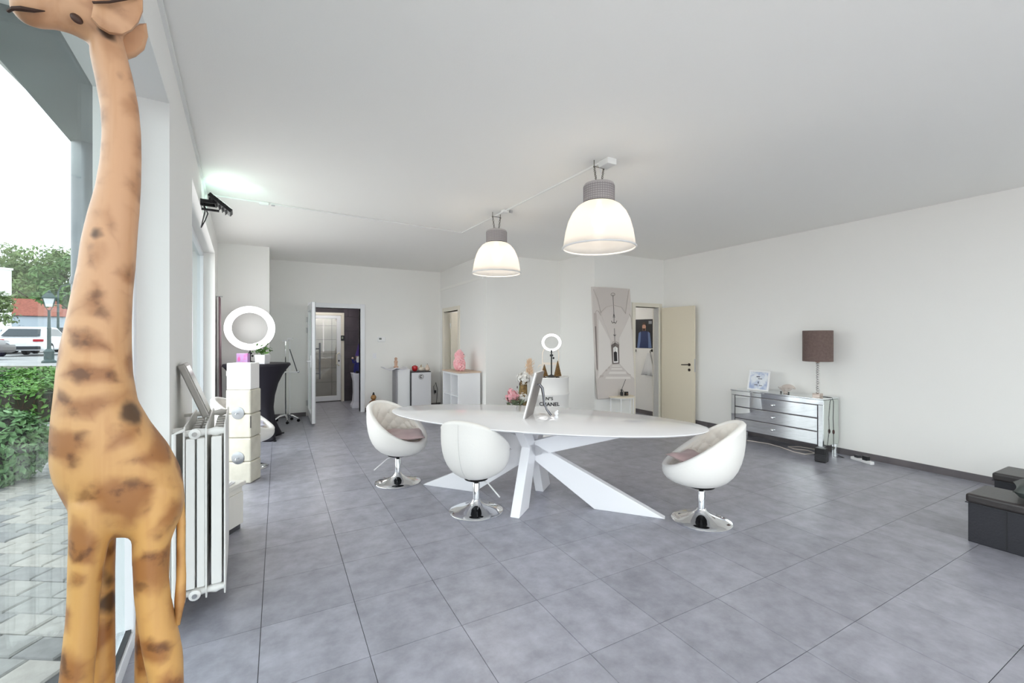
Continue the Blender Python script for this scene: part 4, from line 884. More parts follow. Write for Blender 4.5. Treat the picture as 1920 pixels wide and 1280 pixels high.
for u, a, b, d in ((17, -4, 14, .014), (26, -16, 26, .026), (45, -24, 44, .033), (75, -30, 53, .036), (105, -34, 54, .038), (135, -44, 62, .044), (165, -60, 78, .052), (195, -66, 90, .055), (222, -60, 85, .05), (240, -40, 60, .035)):
    zc, hh = (gz(a, u) + gz(b, u)) / 2, (gz(a, u) - gz(b, u)) / 2
    hd.append([(gx(u), d * math.cos(k), zc + hh * math.sin(k)) for k in [2 * PI * j / 20 for j in range(20)]])
G.loft(hd)
for y in (-.028, .028): G.tube([(gx(205), y, gz(-40)), (gx(222), y, gz(-95))], [.016, .011], 10); G.ball((gx(223), y, gz(-100)), .018, 10, 8)
body = G.build('carved_body', GW, gir, smooth='full')
rm = body.modifiers.new('remesh', 'REMESH'); rm.mode = 'VOXEL'; rm.voxel_size = .0075; rm.use_smooth_shade = True
sm = body.modifiers.new('smooth', 'SMOOTH'); sm.factor = .5; sm.iterations = 5
def ear(poly, y, th):
    c = (sum(p[0] for p in poly) / len(poly), sum(p[1] for p in poly) / len(poly))
    rg = []
    for q, yy in ((.75, -1), (.97, -.55), (1.0, 0), (.95, .55), (.7, 1)):
        rg.append([(gx(c[0] + (p[0] - c[0]) * q), y + yy * th + .012 * math.cos((p[0] - c[0]) / 40), gz(c[1] + (p[1] - c[1]) * q, p[0])) for p in poly])
    return MB().loft(rg).build('ear', GW, gir, smooth=True)
ear([(172, 62), (176, 40), (175, 20), (190, 4), (225, -2), (255, 8), (266, 26), (266, 48), (258, 68), (245, 82), (228, 89), (205, 86), (186, 76)], -.066, .012)
MB().tube([(gx(176), -.079, gz(41, 176)), (gx(205), -.080, gz(40, 205)), (gx(235), -.080, gz(34, 235)), (gx(262), -.078, gz(28, 262))], .0025, 6).build('ear_groove', M('burnt_line', S(60, 36, 24), .7), gir)
ear([(214, 62), (240, 50), (262, 34), (276, 34), (279, 58), (272, 82), (256, 94), (236, 101), (216, 92)], .02, .014)
MB().ball((gx(146), -.047, gz(56, 146)), .012, 12, 8, (1.0, .5, .75), rotm(0, .7, 0)).build('eye', M('burnt_eye', S(70, 42, 28), .5), gir, smooth=True)
MB().tube([(gx(17), -.014, gz(28, 17)), (gx(28), -.0265, gz(29, 28)), (gx(45), -.0325, gz(32, 45)), (gx(66), -.0345, gz(36, 66)), (gx(88), -.0345, gz(37, 88))], [.003, .004, .005, .004, .001], 8).build('mouth_line', MATS['burnt_line'], gir)
MB().tube([(gx(u_), y_, gz(v_, u_)) for u_, v_, y_ in ((326, 900, -.01), (336, 940, -.02), (338, 975, -.025), (337, 1020, -.03), (337, 1070, -.035), (334, 1110, -.045), (328, 1152, -.055))], [.010, .010, .0095, .009, .0105, .012, .006], 10).build('tail', GW, gir, smooth='full')

# ------------------------------------------------------------------ cocktail table, ring light and small things by the pillar
SPX = M('black_stretch_cloth', S(26, 22, 34), .7)
CTX, CTY, CTZ = -.27, 7.32, 1.10
t = thing('cocktail_table', 'round bar table under a black stretch cover', 'table', (CTX, CTY, 0), .6)
rg = []
for z, r_, lob in ((0, .27, .16), (.03, .275, .15), (.12, .245, .12), (.25, .225, .06), (.45, .215, .02), (.62, .225, 0), (.8, .27, 0), (.92, .325, 0), (1.0, .375, 0), (1.05, .415, 0), (1.07, .43, 0), (1.09, .432, 0), (CTZ - .002, .425, 0), (CTZ, .4, 0)):
    rg.append([((r_ + lob * max(0, math.cos(2 * th)) ** 4 + lob * max(0, -math.cos(2 * th)) ** 4 - lob * .35) * math.cos(th), (r_ + lob * max(0, math.cos(2 * th)) ** 4 + lob * max(0, -math.cos(2 * th)) ** 4 - lob * .35) * math.sin(th), z) for th in [2 * PI * k / 64 for k in range(64)]])
MB().loft(rg).build('stretch_cover', SPX, t, smooth='full')
MB().ring((0, 0, 1.07), .431, .006, 64, 6).build('top_seam', SPX, t, smooth=True)
for k in range(4): MB().lathe([(.02, 0), (.022, .015)], 10, (.40 * math.cos(k * PI / 2), .40 * math.sin(k * PI / 2), 0)).build('foot_cap', BLACK, t)
GLOW = Memit('ring_glow', (1, .98, .98, 1), 5)
def face_cam(p): return math.atan2(-p.x, p.y)
def ring_light(label, u, v, tt, zb, R_, r_, tilt=0.0, legs=True):
    p = att(u, v, tt); c = thing('ring_light', label, 'lamp', (p.x, p.y, zb), face_cam(p)); zc = p.z - zb
    R2 = rotm(PI / 2 + tilt, 0, 0)
    MB().ring((0, 0, zc), R_, r_, 64, 10, R2, .28).build('light_ring', GLOW, c, smooth=True)
    MB().ring((0, .016, zc), R_, r_ * 1.02, 64, 10, R2, .25).build('ring_housing', M('ring_back', S(230, 228, 232), .5), c, smooth=True)
    MB().tube([(0, .03, 0.02), (0, .03, zc - R_ - r_ * .5)], .010, 10).tube([(0, .03, zc - R_ - r_), (0, .02, zc - R_ + r_)], .012, 10).build('stand_pole', BLACKM, c, smooth=True)
    MB().box((0, .03, zc - R_ - r_ - .05), (.05, .03, .03)).ball((.03, .03, zc - R_ - r_ - .09), .016, 8, 6).build('clamp', BLACKM, c)
    MB().lathe([(.08, 0), (.08, .012), (.03, .02), (.012, .03)], 20, (0, .03, 0)).build('stand_base', BLACKM, c, smooth=True)
    MB().box((0, 0, zc - R_ + r_ * .8), (R_ * .5, .012, r_ * .5)).build('phone_holder', WHITE, c, bevel=.004)
    return c
ring_light('large lit white ring light on the black bar table', 469, 615, 6.48, CTZ, .282, .047)
def boxat(u0, u1, v1, tt): 
    a, b = att(u0, v1, tt), att(u1, v1, tt); return (a + b) / 2, (b - a).length
p, wd = boxat(443, 464, 680, 6.1)
t = thing('pink_gift_box', 'small lilac and pink box on the black bar table', 'box', (p.x, p.y, CTZ), -YAW)
MB().box((0, .03, .075), (wd, .06, .15)).build('carton', M('lilac_card', S(206, 160, 214), .4, col2=S(224, 120, 190), nscale=9, sharp=(.5, .6)), t, bevel=.003)
MB().lathe([(.03, 0), (.03, .002)], 20).xf(lambda q: (-.04 + q.x * .6, -.001 - q.z, .07 + q.y)).build('print_dot', M('hot_pink', S(232, 104, 178), .4), t); MB().box((.03, -.001, .02), (.06, .003, .02)).build('print_bar', MATS['hot_pink'], t)
p, wd = boxat(479, 498, 679, 6.12)
t = thing('potted_plant', 'small leafy plant in a white cube pot on the bar table', 'plant', (p.x, p.y, CTZ), -YAW)
MB().loft([[(sx_ * q, .05 + sy_ * q, z) for sx_, sy_ in ((-1, -1), (1, -1), (1, 1), (-1, 1))] for q, z in ((.066, 0), (.074, .13), (.066, .13), (.062, .11))]).build('pot', GLOSSW, t, bevel=.004)
leaves(MB(), 60, lambda: ((random.gauss(0, .05), .05 + random.gauss(0, .04), .15 + abs(random.gauss(0, .05))), (0, 0, 1)), .04).build('foliage', GREENM, t, kind='stuff')
st = MB()
for k in range(7): a = k * .9; st.tube([(0, .05, .11), (.05 * math.cos(a), .05 + .04 * math.sin(a), .2), (.1 * math.cos(a), .05 + .07 * math.sin(a), .16 + .03 * (k % 3))], .003, 5)
st.build('stem', GREENM, t)
# mauve curtain strip and chrome stand in the corner
t = lthing('hanging_drape', 'narrow mauve drape hanging in the corner by the far window', 'drape', 7.30, .03, 0)
pts = [(.025 + .012 * math.sin(k * 1.3), .0 + k * .04) for k in range(9)]
MB().loft([[(x_ * (.6 + .4 * (1 - zz)), y_, .55 + 1.50 * zz) for x_, y_ in pts] + [(x_ * (.6 + .4 * (1 - zz)) - .012, y_, .55 + 1.5 * zz) for x_, y_ in pts[::-1]] for zz in (0, .3, .6, .9, 1)]).build('cloth', M('mauve_cloth', S(126, 98, 106), .8), t, smooth=True)
MB().tube([(-.03, .1, 2.06), (.05, .1, 2.06)], .008).build('wall_hook', STEEL, t)
x, y = -.50, 6.35; t = thing('camera_tripod', 'chrome tripod stand behind the radiator by the far window', 'tripod', (x, y, 0), .4)
MB().tube([(0, 0, .45), (0, 0, 1.0)], .012).build('centre_pole', STEEL, t, smooth=True)
for k in range(3): a = 2 * PI * k / 3; MB().tube([(0, 0, .78), (.17 * math.cos(a), .17 * math.sin(a), .01)], .010).build('leg', STEEL, t, smooth=True)
MB().box((0, 0, .80), (.05, .05, .06)).build('collar', DARKG, t, bevel=.005); MB().box((.0, 0, 1.03), (.12, .06, .06)).ball((.03, -.05, 1.0), .03).build('head', STEEL, t)
# wheeled chrome stand by the back wall
p = atz(533, 790, 0); t = thing('wheeled_stand', 'chrome beauty stand on five wheels by the back wall', 'stand', (p.x + .02, p.y - .1, 0), -YAW)
MB().tube([(0, 0, .1), (0, 0, 1.42)], .014).build('pole', CHROME, t, smooth=True); MB().tube([(.055, .03, .1), (.055, .03, 1.42)], .010).build('side_pole', WHITE, t, smooth=True)
for k in range(5):
    a = 2 * PI * k / 5 + .3; l_ = MB().tube([(0, 0, .13), (.11 * math.cos(a), .11 * math.sin(a), .115), (.20 * math.cos(a), .20 * math.sin(a), .06)], [.018, .016, .012]).build('foot', CHROME, t, smooth=True)
    MB().lathe([(.024, -.012), (.024, .012)], 12).xf(lambda q: (.205 * math.cos(a) + q.x, .205 * math.sin(a) + q.z, .025 + q.y)).build('castor', BLACK, l_, smooth=True)
MB().box((.08, 0, .88), (.26, .12, .02)).build('tray', WHITE, t, bevel=.006); MB().tube([(.07, 0, 1.28), (.2, 0, .89)], .008).build('strut', DARKG, t)
MB().box((-.0, 0, 1.43), (.1, .05, .03)).box((.08, 0, 1.46), (.08, .05, .03)).build('clamp', WHITE, t, bevel=.005); MB().ball((.22, 0, .885), .022).build('knob', CHROME, t, smooth=True)

# ------------------------------------------------------------------ hall pedestal and doll
p = Vector((1.515, 9.72, 0)); t = thing('white_pedestal', 'white flared pedestal in the hall doorway', 'pedestal', tuple(p))
MB().loft([[(sx_ * q, sy_ * q, z) for sx_, sy_ in ((-1, -1), (1, -1), (1, 1), (-1, 1))] for q, z in ((.15, 0), (.15, .05), (.12, .12), (.105, .3), (.11, .55), (.135, .68), (.135, .72))]).build('column', M('pedestal_white', S(240, 238, 248), .4), t, bevel=.004); MB().box((0, 0, .725), (.29, .29, .012)).build('cap', MATS['pedestal_white'], t)
t = thing('gnome_doll', 'gnome doll in blue with pointed hat on the hall pedestal', 'doll', (p.x, p.y, .7345), .2)
MB().lathe([(.09, 0), (.11, .03), (.10, .12), (.07, .25), (.05, .30)], 16).build('robe', M('doll_blue', S(44, 46, 120), .7), t, smooth=True)
MB().ball((0, 0, .34), .06, 12, 8).build('head', M('doll_skin', S(224, 190, 172), .7), t, smooth=True); MB().lathe([(.075, .36), (.055, .42), (.03, .52), (.005, .62)], 14).build('hat', M('doll_purple', S(76, 56, 130), .7), t, smooth=True)
MB().ball((-.02, -.05, .28), .05, 10, 8, (1, .6, 1.6)).build('beard', WHITE, t, smooth=True); MB().tube([(-.06, -.02, .26), (-.13, -.05, .22), (-.15, -.06, .3)], .022).build('arm', MATS['doll_blue'], t, smooth=True); MB().ball((-.15, -.06, .32), .022).build('hand', MATS['doll_skin'], t)
for s_ in (-1, 1): MB().ball((s_ * .05 - .02, -.1, .02), .04, 8, 6, (.8, 1.4, .7)).build('boot', BLACK, t)

# ------------------------------------------------------------------ back wall: thermostat, switch, pedestal shelf, cube, statue
p = aty(715, 636, YB); t = thing('thermostat', 'white thermostat with grey display on the back wall', 'thermostat', (p.x, YB, p.z))
MB().box((0, -.012, 0), (.15, .024, .1)).build('housing', WHITE, t, bevel=.006); MB().box((-.025, -.025, .012), (.05, .003, .036)).build('display', M('lcd_grey', S(96, 100, 96), .2), t)
p = aty(702, 667, YB); t = thing('light_switch', 'white light switch below the thermostat', 'switch', (p.x, YB, p.z))
MB().box((0, -.005, 0), (.08, .01, .12)).build('plate', WHITE, t, bevel=.003); MB().box((0, -.012, 0), (.05, .006, .085), rotm(.06)).build('rocker', GLOSSW, t, bevel=.002)
p = aty(756, 640, 8.72); t = thing('pedestal_shelf', 'white pedestal stand with wide wavy top tray by the back wall', 'stand', (p.x, 8.72, 0))
MB().bx((-.15, -.14, 0), (.10, .14, .855)).build('column', WHITE, t, bevel=.004); MB().bx((-.19, -.16, 0), (-.155, .12, .86)).build('grey_edge_panel', M('panel_grey', S(150, 148, 152), .5), t)
MB().prism([(-.42 + .06 * k, .86 + .018 * math.cos(k * .9) + (.012 if k in (0, 13) else 0)) for k in range(14)] + [(-.42 + .06 * k, .876 + .018 * math.cos(k * .9) + (.012 if k in (0, 13) else 0)) for k in range(13, -1, -1)], lambda q, k: (q[0] * .58 - .17, k, q[1]), -.2, .13).build('tray', M('tray_white', S(214, 212, 218), .35), t, smooth=True)
t2 = thing('small_figurine', 'small beige figurine on the wavy top tray', 'figurine', (p.x - .17, 8.62, .889))
MB().lathe([(.045, 0), (.05, .02), (.03, .035), (.032, .09), (.04, .12), (.022, .15)], 14).build('body', M('beige_fig', S(204, 168, 146), .6), t2, smooth=True); MB().ball((0, 0, .175), .03, 10, 8).build('head', MATS['beige_fig'], t2, smooth=True)
a, b = aty(770, 700, 8.52), aty(808, 700, 8.52)
t = thing('display_cabinet', 'black display cabinet with white front and round logo', 'cabinet', ((a.x + b.x) / 2, 8.52, 0)); wd = b.x - a.x
MB().bx((-wd / 2, .005, 0), (wd / 2, .40, .80)).build('carcass', M('cab_black', S(40, 38, 44), .4), t, bevel=.003)
MB().bx((-wd / 2 + .018, -.012, .02), (wd / 2, .006, .782)).build('front_panel', M('cab_white', S(226, 226, 230), .4), t, bevel=.002)
lg = MB().lathe([(.052, 0), (.052, .004)], 28).xf(lambda q: (.0 + q.x, -.013 - q.z, .70 + q.y)).build('logo_disc', M('logo_grey', S(208, 206, 208), .4), t)
MB().ring((0, -.0165, .70), .05, .003, 28, 6, rotm(PI / 2)).build('logo_ring', BLACK, lg); MB().tube([(.025 * math.cos(q), -.0175, .70 + .025 * math.sin(q)) for q in np.linspace(.8, 2 * PI - .8, 14)], .007, 6).build('logo_letter', BLACK, lg)
def apple(label, x, mat, cat, r_=.05):
    q = thing('ornament', label, cat, (x, 8.68, .801)); return q
q = apple('red glossy apple ornament on the black display cabinet', (a.x + b.x) / 2 - .08, None, 'ornament'); MB().lathe([(.02, 0), (.05, .02), (.062, .06), (.055, .1), (.03, .115), (.008, .105)], 18).build('apple', M('red_gloss', S(186, 34, 40), .2), q, smooth=True); MB().tube([(0, 0, .1), (.01, 0, .13)], .004).build('stalk', BARK, q)
q = apple('white ribbed pumpkin ornament on the black display cabinet', (a.x + b.x) / 2 + .05, None, 'ornament')
MB().loft([[(r_ * (1 + .07 * math.cos(8 * th)) * math.cos(th), r_ * (1 + .07 * math.cos(8 * th)) * math.sin(th), z) for th in [2 * PI * k / 48 for k in range(48)]] for r_, z in ((.02, 0), (.055, .015), (.065, .045), (.055, .075), (.02, .085))]).build('pumpkin', M('ivory', S(224, 214, 200), .5), q, smooth=True); MB().tube([(0, 0, .08), (.0, 0, .115), (.01, 0, .125)], [.012, .009, .007]).build('stalk', M('gold_dull', S(150, 122, 70), .4, .6), q)
q = apple('tall ivory gourd ornament on the black display cabinet', (a.x + b.x) / 2 + .18, None, 'ornament'); MB().lathe([(.03, 0), (.052, .025), (.05, .06), (.03, .085), (.026, .105), (.012, .13)], 16).build('gourd', M('gourd_ivory', S(226, 206, 190), .5), q, smooth=True); MB().tube([(0, 0, .125), (.005, 0, .15)], .005).build('stalk', BARK, q)
p = aty(700, 760, 8.86); t = thing('brown_statuette', 'small brown and gold seated statuette on the floor by the back wall', 'statuette', (p.x, 8.84, 0))
BRN = M('statue_brown', S(112, 66, 48), .5, col2=S(150, 100, 66), nscale=14)
MB().lathe([(.10, 0), (.11, .03), (.09, .08), (.085, .16), (.075, .22), (.03, .25)], 18).build('body', BRN, t, smooth=True); MB().ball((0, 0, .30), .055, 12, 8).build('head', M('statue_gold', S(176, 132, 84), .4, .3), t, smooth=True); MB().lathe([(.03, .335), (.022, .36), (.01, .40)], 10).build('topknot', BLACK, t, smooth=True)
MB().tube([(-.07, -.02, .2), (-.09, -.07, .12), (0, -.1, .1)], .022).build('arm', BRN, t, smooth=True); MB().tube([(.07, -.02, .2), (.09, -.07, .12), (0, -.1, .1)], .022).build('arm', BRN, t, smooth=True)
# socket and cable in the corner
t = thing('wall_socket', 'wall socket with plugged grey cable in the back corner', 'socket', (2.98, YB, .32)); MB().box((0, -.006, 0), (.08, .012, .08)).build('plate', WHITE, t, bevel=.002)
MB().tube([(0, -.02, 0), (-.02, -.06, -.05), (-.05, -.08, .12), (0, -.08, .2), (.04, -.07, .05), (.02, -.08, -.2), (.0, -.1, -.31)], .006).build('cable', DARKG, t, smooth=True); MB().box((0, -.03, 0), (.04, .04, .06)).build('plug', DARKG, t)

# ------------------------------------------------------------------ cube bookcase with rose bear
t = thing('cube_bookcase', 'white cube bookcase with pale wood top by the side doorway', 'bookcase', (2.66, 6.80, 0))
BK = M('bookcase_white', S(236, 236, 238), .4); mb = MB()
mb.bx((0, 0, .09), (.40, .04, .875)); mb.build('side_panel', BK, t, bevel=.002); MB().bx((0, .75, .09), (.40, .79, .875)).build('side_panel', BK, t, bevel=.002)
MB().bx((0, .04, .84), (.40, .75, .875)).build('top_board', BK, t); MB().bx((0, .04, .09), (.40, .75, .125)).build('bottom_board', BK, t)
MB().bx((.01, .385, .125), (.39, .405, .84)).build('divider', BK, t); MB().bx((.01, .04, .47), (.39, .385, .49)).build('shelf', BK, t); MB().bx((.01, .405, .47), (.39, .75, .49)).build('shelf', BK, t)
MB().bx((.385, .04, .125), (.395, .75, .84)).build('back_panel', BK, t); MB().bx((-.01, -.01, .875), (.41, .80, .9)).build('wood_top', M('pale_wood', S(214, 192, 172), .5, col2=S(200, 176, 154), nscale=3, stretch=(8, 1, 1)), t, bevel=.003)
for x_ in (.04, .36):
    for y_ in (.04, .75): MB().bx((x_ - .02, y_ - .02, 0), (x_ + .02, y_ + .02, .09)).build('leg', BK, t)
t = thing('rose_bear', 'pink bear made of foam roses on the cube bookcase', 'bear', (2.80, 7.12, .9), -2.0)
PKR = M('foam_rose', S(250, 208, 210), .7, col2=S(244, 176, 184), nscale=20)
MB().ball((0, 0, .12), .11, 14, 10, (1, .9, 1.08)).ball((0, 0, .265), .078, 14, 10).build('bear_core', PKR, t, smooth=True)
rs = MB()
def roses(c, r_, n, sc=(1, 1, 1)):
    for k in range(n):
        z = 1 - 2 * (k + .5) / n; a = k * 2.39996; q = math.sqrt(1 - z * z); d = Vector((q * math.cos(a), q * math.sin(a), z)); P = Vector(c) + Vector((d.x * sc[0], d.y * sc[1], d.z * sc[2])) * r_
        if P.z < .012: continue
        Rm = d.to_track_quat('Z', 'Y').to_matrix(); rs.ring(P, .012, .007, 10, 5, Rm); rs.ball(P + d * .003, .008, 6, 4)
roses((0, 0, .12), .113, 90, (1, .9, 1.08)); roses((0, 0, .265), .08, 55); roses((.055, 0, .335), .03, 12); roses((-.055, 0, .335), .03, 12)
for s_ in (-1, 1): roses((s_ * .09, .05, .05), .05, 22); roses((s_ * .105, .03, .17), .035, 14)
rs.build('roses', PKR, t, kind='stuff', smooth=True)
MB().ball((0, .08, .255), .028, 10, 8).build('muzzle', M('cream_rose', S(236, 214, 206), .7), t, smooth=True)
for s_ in (-1, 1): MB().ball((s_ * .03, .078, .285), .008, 8, 6).build('eye', BLACK, t)

# ------------------------------------------------------------------ white oil drum with lettering and the things on it
DR = .30; dp = att(1030, 0, 6.62); DH = .885
drum = thing('oil_drum', 'white painted oil drum with black lettering', 'drum', (dp.x, dp.y, 0), face_cam(dp))
DRM = M('drum_white', S(240, 238, 236), .35)
prof = [(.02, .012), (DR - .03, .012), (DR - .025, 0), (DR, 0), (DR + .003, .012), (DR - .004, .025)]
for zc in (.31, .632): prof += [(DR - .004, zc - .03), (DR + .006, zc - .008), (DR + .008, zc), (DR + .006, zc + .008), (DR - .004, zc + .03)]
prof += [(DR - .004, DH - .025), (DR + .003, DH - .012), (DR, DH), (DR - .02, DH), (DR - .024, DH - .012), (.02, DH - .012)]
MB().lathe(prof, 64).build('barrel', DRM, drum, smooth=True); MB().lathe([(.03, DH - .014), (.03, DH - .004), (.02, DH - .003)], 14, (.12, .1, 0)).build('bung', DRM, drum, smooth=True)
def text_mesh(body, size):
    cu = bpy.data.curves.new('lettering', 'FONT'); cu.body = body; cu.size = size; cu.align_x = 'CENTER'; cu.resolution_u = 3; cu.offset = size * .03
    o = bpy.data.objects.new('lettering', cu); COL.objects.link(o); bpy.context.view_layer.update()
    me = bpy.data.meshes.new_from_object(o.evaluated_get(bpy.context.evaluated_depsgraph_get())); bpy.data.objects.remove(o)
    vs_ = [v.co.copy() for v in me.vertices]; fs_ = [tuple(p_.vertices) for p_ in me.polygons]; bpy.data.meshes.remove(me); return vs_, fs_
for body_, zz, sz in (('N°5', .560, .062), ('CHANEL', .474, .074)):
    vs_, fs_ = text_mesh(body_, sz)
    o = MB().add([((DR + .001) * math.sin(p_.x * 1.08 / DR), -(DR + .001) * math.cos(p_.x * 1.08 / DR), zz + p_.y) for p_ in vs_], fs_).build('lettering', M('letter_black', S(24, 22, 24), .5), drum, label='black lettering')
p = dp
rl = ring_light('small lit ring light standing on the white oil drum', 1034, 642, 6.55, DH, .128, .018, .45)
CRW = M('cream_wire', S(242, 230, 216), .4)
def indrum(x, y): return p.x + x * RT[0] + y * FW[0], p.y + x * RT[1] + y * FW[1]
t = thing('wire_lantern', 'cream wire frame ornament around the small ring light', 'ornament', (*indrum(.03, .06), DH), -YAW)
MB().tube([(-.16, 0, 0), (-.13, 0, .16), (-.13, 0, .36), (-.10, 0, .42)], .008).build('frame_side', CRW, t, smooth=True); MB().tube([(.16, 0, 0), (.12, 0, .16), (.12, 0, .36), (.10, 0, .42)], .008).build('frame_side', CRW, t, smooth=True)
MB().box((0, 0, .19), (.25, .012, .035)).build('cross_band', CRW, t); MB().tube([(-.13, 0, .17), (-.18, 0, .165), (-.2, 0, .13)], .008).build('loop', CRW, t, smooth=True)
for dx, hh, lab in ((-.085, .20, 'shorter gold bottle brush tree on the oil drum'), (.115, .255, 'taller gold bottle brush tree on the oil drum')):
    t = thing('bottle_brush_tree', lab, 'ornament', (*indrum(dx, -.12), DH - .011), 0, 'gold bottle brush trees')
    GT = M('gold_tinsel', S(128, 98, 54), .5, .3, col2=S(96, 70, 38), nscale=60); k2 = hh
    MB().lathe([(.03, 0), (.03, .012), (.008, .016), (.008, .03)], 12).build('foot', BARK, t)
    rg = []
    for i in range(15):
        f_ = i / 14; rr_ = .047 * (1 - f_) + .004
        rg.append([(rr_ * (1 + .14 * ((k + i) % 2)) * math.cos(2 * PI * k / 20), rr_ * (1 + .14 * ((k + i) % 2)) * math.sin(2 * PI * k / 20), .025 + (k2 - .025) * f_) for k in range(20)])
    MB().loft(rg).build('bristles', GT, t)
# floor vases with flowers beside the drum
def flowers(mb_, c, r_, n, s_):
    for k in range(n):
        d = Vector((random.gauss(0, 1), random.gauss(0, 1), random.gauss(0, 1))).normalized(); P = Vector(c) + d * r_ * random.uniform(.6, 1.2)
        Rm = d.to_track_quat('Z', 'Y').to_matrix()
        for q in range(4): a = q * PI / 2; mb_.ball(P + Rm @ Vector((s_ * .6 * math.cos(a), s_ * .6 * math.sin(a), 0)), s_ * .62, 6, 4, (1, 1, .4), Rm)
    return mb_
p2 = att(968, 0, 6.25); t = thing('pink_flower_vase', 'pink hydrangea and foliage in a tall white floor vase', 'flowers', (p2.x, p2.y, 0))
MB().lathe([(.10, 0), (.11, .02), (.09, .2), (.085, .4), (.095, .49), (.085, .5), (.075, .48)], 24).build('vase', GLOSSW, t, smooth=True)
c0 = att(960, 741, 6.2) - Vector((p2.x, p2.y, 0)); c1 = att(981, 745, 6.25) - Vector((p2.x, p2.y, 0))
flowers(MB(), c0, .085, 90, .02).build('pink_bloom', M('pink_petal', S(236, 160, 170), .7, col2=S(240, 190, 196), nscale=20), t, smooth=True, kind='stuff'); flowers(MB(), c1, .06, 50, .018).build('white_bloom', M('white_petal', S(236, 234, 230), .7), t, smooth=True, kind='stuff')
leaves(MB(), 90, lambda: ((random.gauss(0, .08), random.gauss(0, .06), .52 + random.uniform(-.03, .07)), (0, 0, 1)), .05).build('foliage', M('sage_leaf', S(120, 132, 104), .7), t, kind='stuff')
MB().tube([(0, 0, .4), tuple(c0)], .005).tube([(0, 0, .4), tuple(c1)], .005).tube([(0, 0, .4), (.05, -.02, .8)], .004).build('stem', GREENM, t); MB().ball((.045, -.02, .80), .014, 8, 6, (.6, .6, 1.6)).ball((.0, -.03, .76), .012, 8, 6, (.6, .6, 1.6)).build('bud', M('dark_bud', S(70, 40, 44), .6), t)
p2 = att(981, 0, 6.75); t = thing('white_flower_vase', 'white hydrangea and pampas grass in a bark covered floor vase', 'flowers', (p2.x, p2.y, 0))
MB().lathe([(.07, 0), (.075, .3), (.065, .6), (.06, .80), (.05, .82)], 20).build('vase', M('bark_vase', S(150, 122, 76), .7, col2=S(112, 88, 54), nscale=26), t, smooth=True)
c0 = att(982, 708, 6.72) - Vector((p2.x, p2.y, 0)); flowers(MB(), c0, .095, 100, .022).build('white_bloom', MATS['white_petal'], t, smooth=True, kind='stuff')
c1 = att(992, 690, 6.72) - Vector((p2.x, p2.y, 0)); pm_ = MB()
for k in range(160):
    f_ = random.random(); q = Vector(c1) + Vector((random.gauss(0, .022), random.gauss(0, .022), (f_ - .5) * .24)); pm_.tube([q, q + Vector((random.gauss(0, .02) + .015, random.gauss(0, .02), .05))], [.006, .001], 4)
pm_.build('pampas_plume', M('pampas', S(232, 206, 178), .8), t, kind='stuff'); MB().tube([(0, 0, .75), tuple(c1)], .005).tube([(0, 0, .75), tuple(c0)], .006).build('stem', M('dry_stem', S(170, 146, 100), .8), t)

# ------------------------------------------------------------------ printed banner in the recess
BY = 5.60
def cp(x, y, Y=BY): return aty(1100 + x / 4.927, 520 + y / 4.923, Y)
co = cp(250, 600); t = thing('corridor_banner', 'printed fabric banner of a white arched corridor in the recess', 'banner', (co.x, BY, 0))
def bp_(poly, mat, name, k=1, par=None):
    return MB().prism([cp(*q) for q in poly], lambda q, d: (q.x - co.x, d, q.z), -.0025 * k, -.0025 * (k - 1)).build(name, mat, par or t)
bm_ = [M('print_%d' % i, S(*c), .8) for i, c in enumerate([(216, 208, 203), (230, 224, 219), (196, 186, 180), (210, 202, 197), (126, 116, 112), (246, 243, 240), (52, 48, 50), (216, 208, 203)])]
bn = MB().prism([cp(45, 85), cp(220, 92), cp(400, 105), cp(425, 500), cp(448, 1095), cp(105, 1125), cp(75, 700)], lambda q, d: (q.x - co.x, d, q.z), 0, .02).build('fabric', bm_[0], t, bevel=.004)
bp_([(70, 130), (110, 90), (370, 105), (390, 130), (360, 330), (320, 275), (250, 255), (180, 270), (130, 330)], bm_[3], 'print_vault')
bp_([(135, 345), (185, 290), (250, 275), (320, 295), (350, 345), (300, 560), (280, 600), (240, 600), (215, 560)], bm_[7], 'print_far_vault')
bp_([(300, 560), (405, 340), (440, 930), (405, 905), (300, 795)], bm_[1], 'print_right_wall'); bp_([(110, 380), (215, 580), (230, 795), (130, 900), (108, 930)], bm_[1], 'print_left_wall')
bp_([(66, 330), (90, 330), (107, 860), (97, 862)], bm_[2], 'print_window_jamb', 2); bp_([(76, 450), (84, 450), (98, 850), (92, 850)], bm_[4], 'print_jamb_strip', 3)  # darker strip printed inside the window jamb
bp_([(225, 622), (262, 600), (297, 622), (301, 795), (236, 800)], bm_[4], 'print_doorway', 2); bp_([(243, 650), (262, 635), (284, 650), (290, 785), (246, 787)], bm_[5], 'print_bright_door', 3); bp_([(246, 690), (262, 682), (276, 690), (280, 772), (250, 774)], bm_[6], 'print_dark_door', 4)
bp_([(236, 800), (302, 796), (405, 905), (440, 935), (448, 1092), (107, 1120), (104, 940), (180, 860)], bm_[3], 'print_floor', 2)
for y0, y1, a_, b_ in ((812, 822, 232, 312), (836, 850, 222, 330), (868, 890, 200, 365), (915, 935, 170, 405)): bp_([(a_, y1), (a_ + 8, y0), (b_ - 8, y0), (b_, y1)], bm_[1], 'print_floor_band', 3)
for q in ([(120, 905), (152, 898), (152, 916), (118, 925)], [(172, 852), (188, 846), (188, 862), (172, 866)], [(198, 828), (210, 822), (210, 836), (198, 840)], [(370, 880), (402, 895), (405, 905), (372, 890)]): bp_(q, bm_[2], 'print_bench', 4)
def bline(pts, r_, mat, name): return MB().tube([(cp(*q).x - co.x, -.008, cp(*q).z) for q in pts], r_, 6).build(name, mat, t)
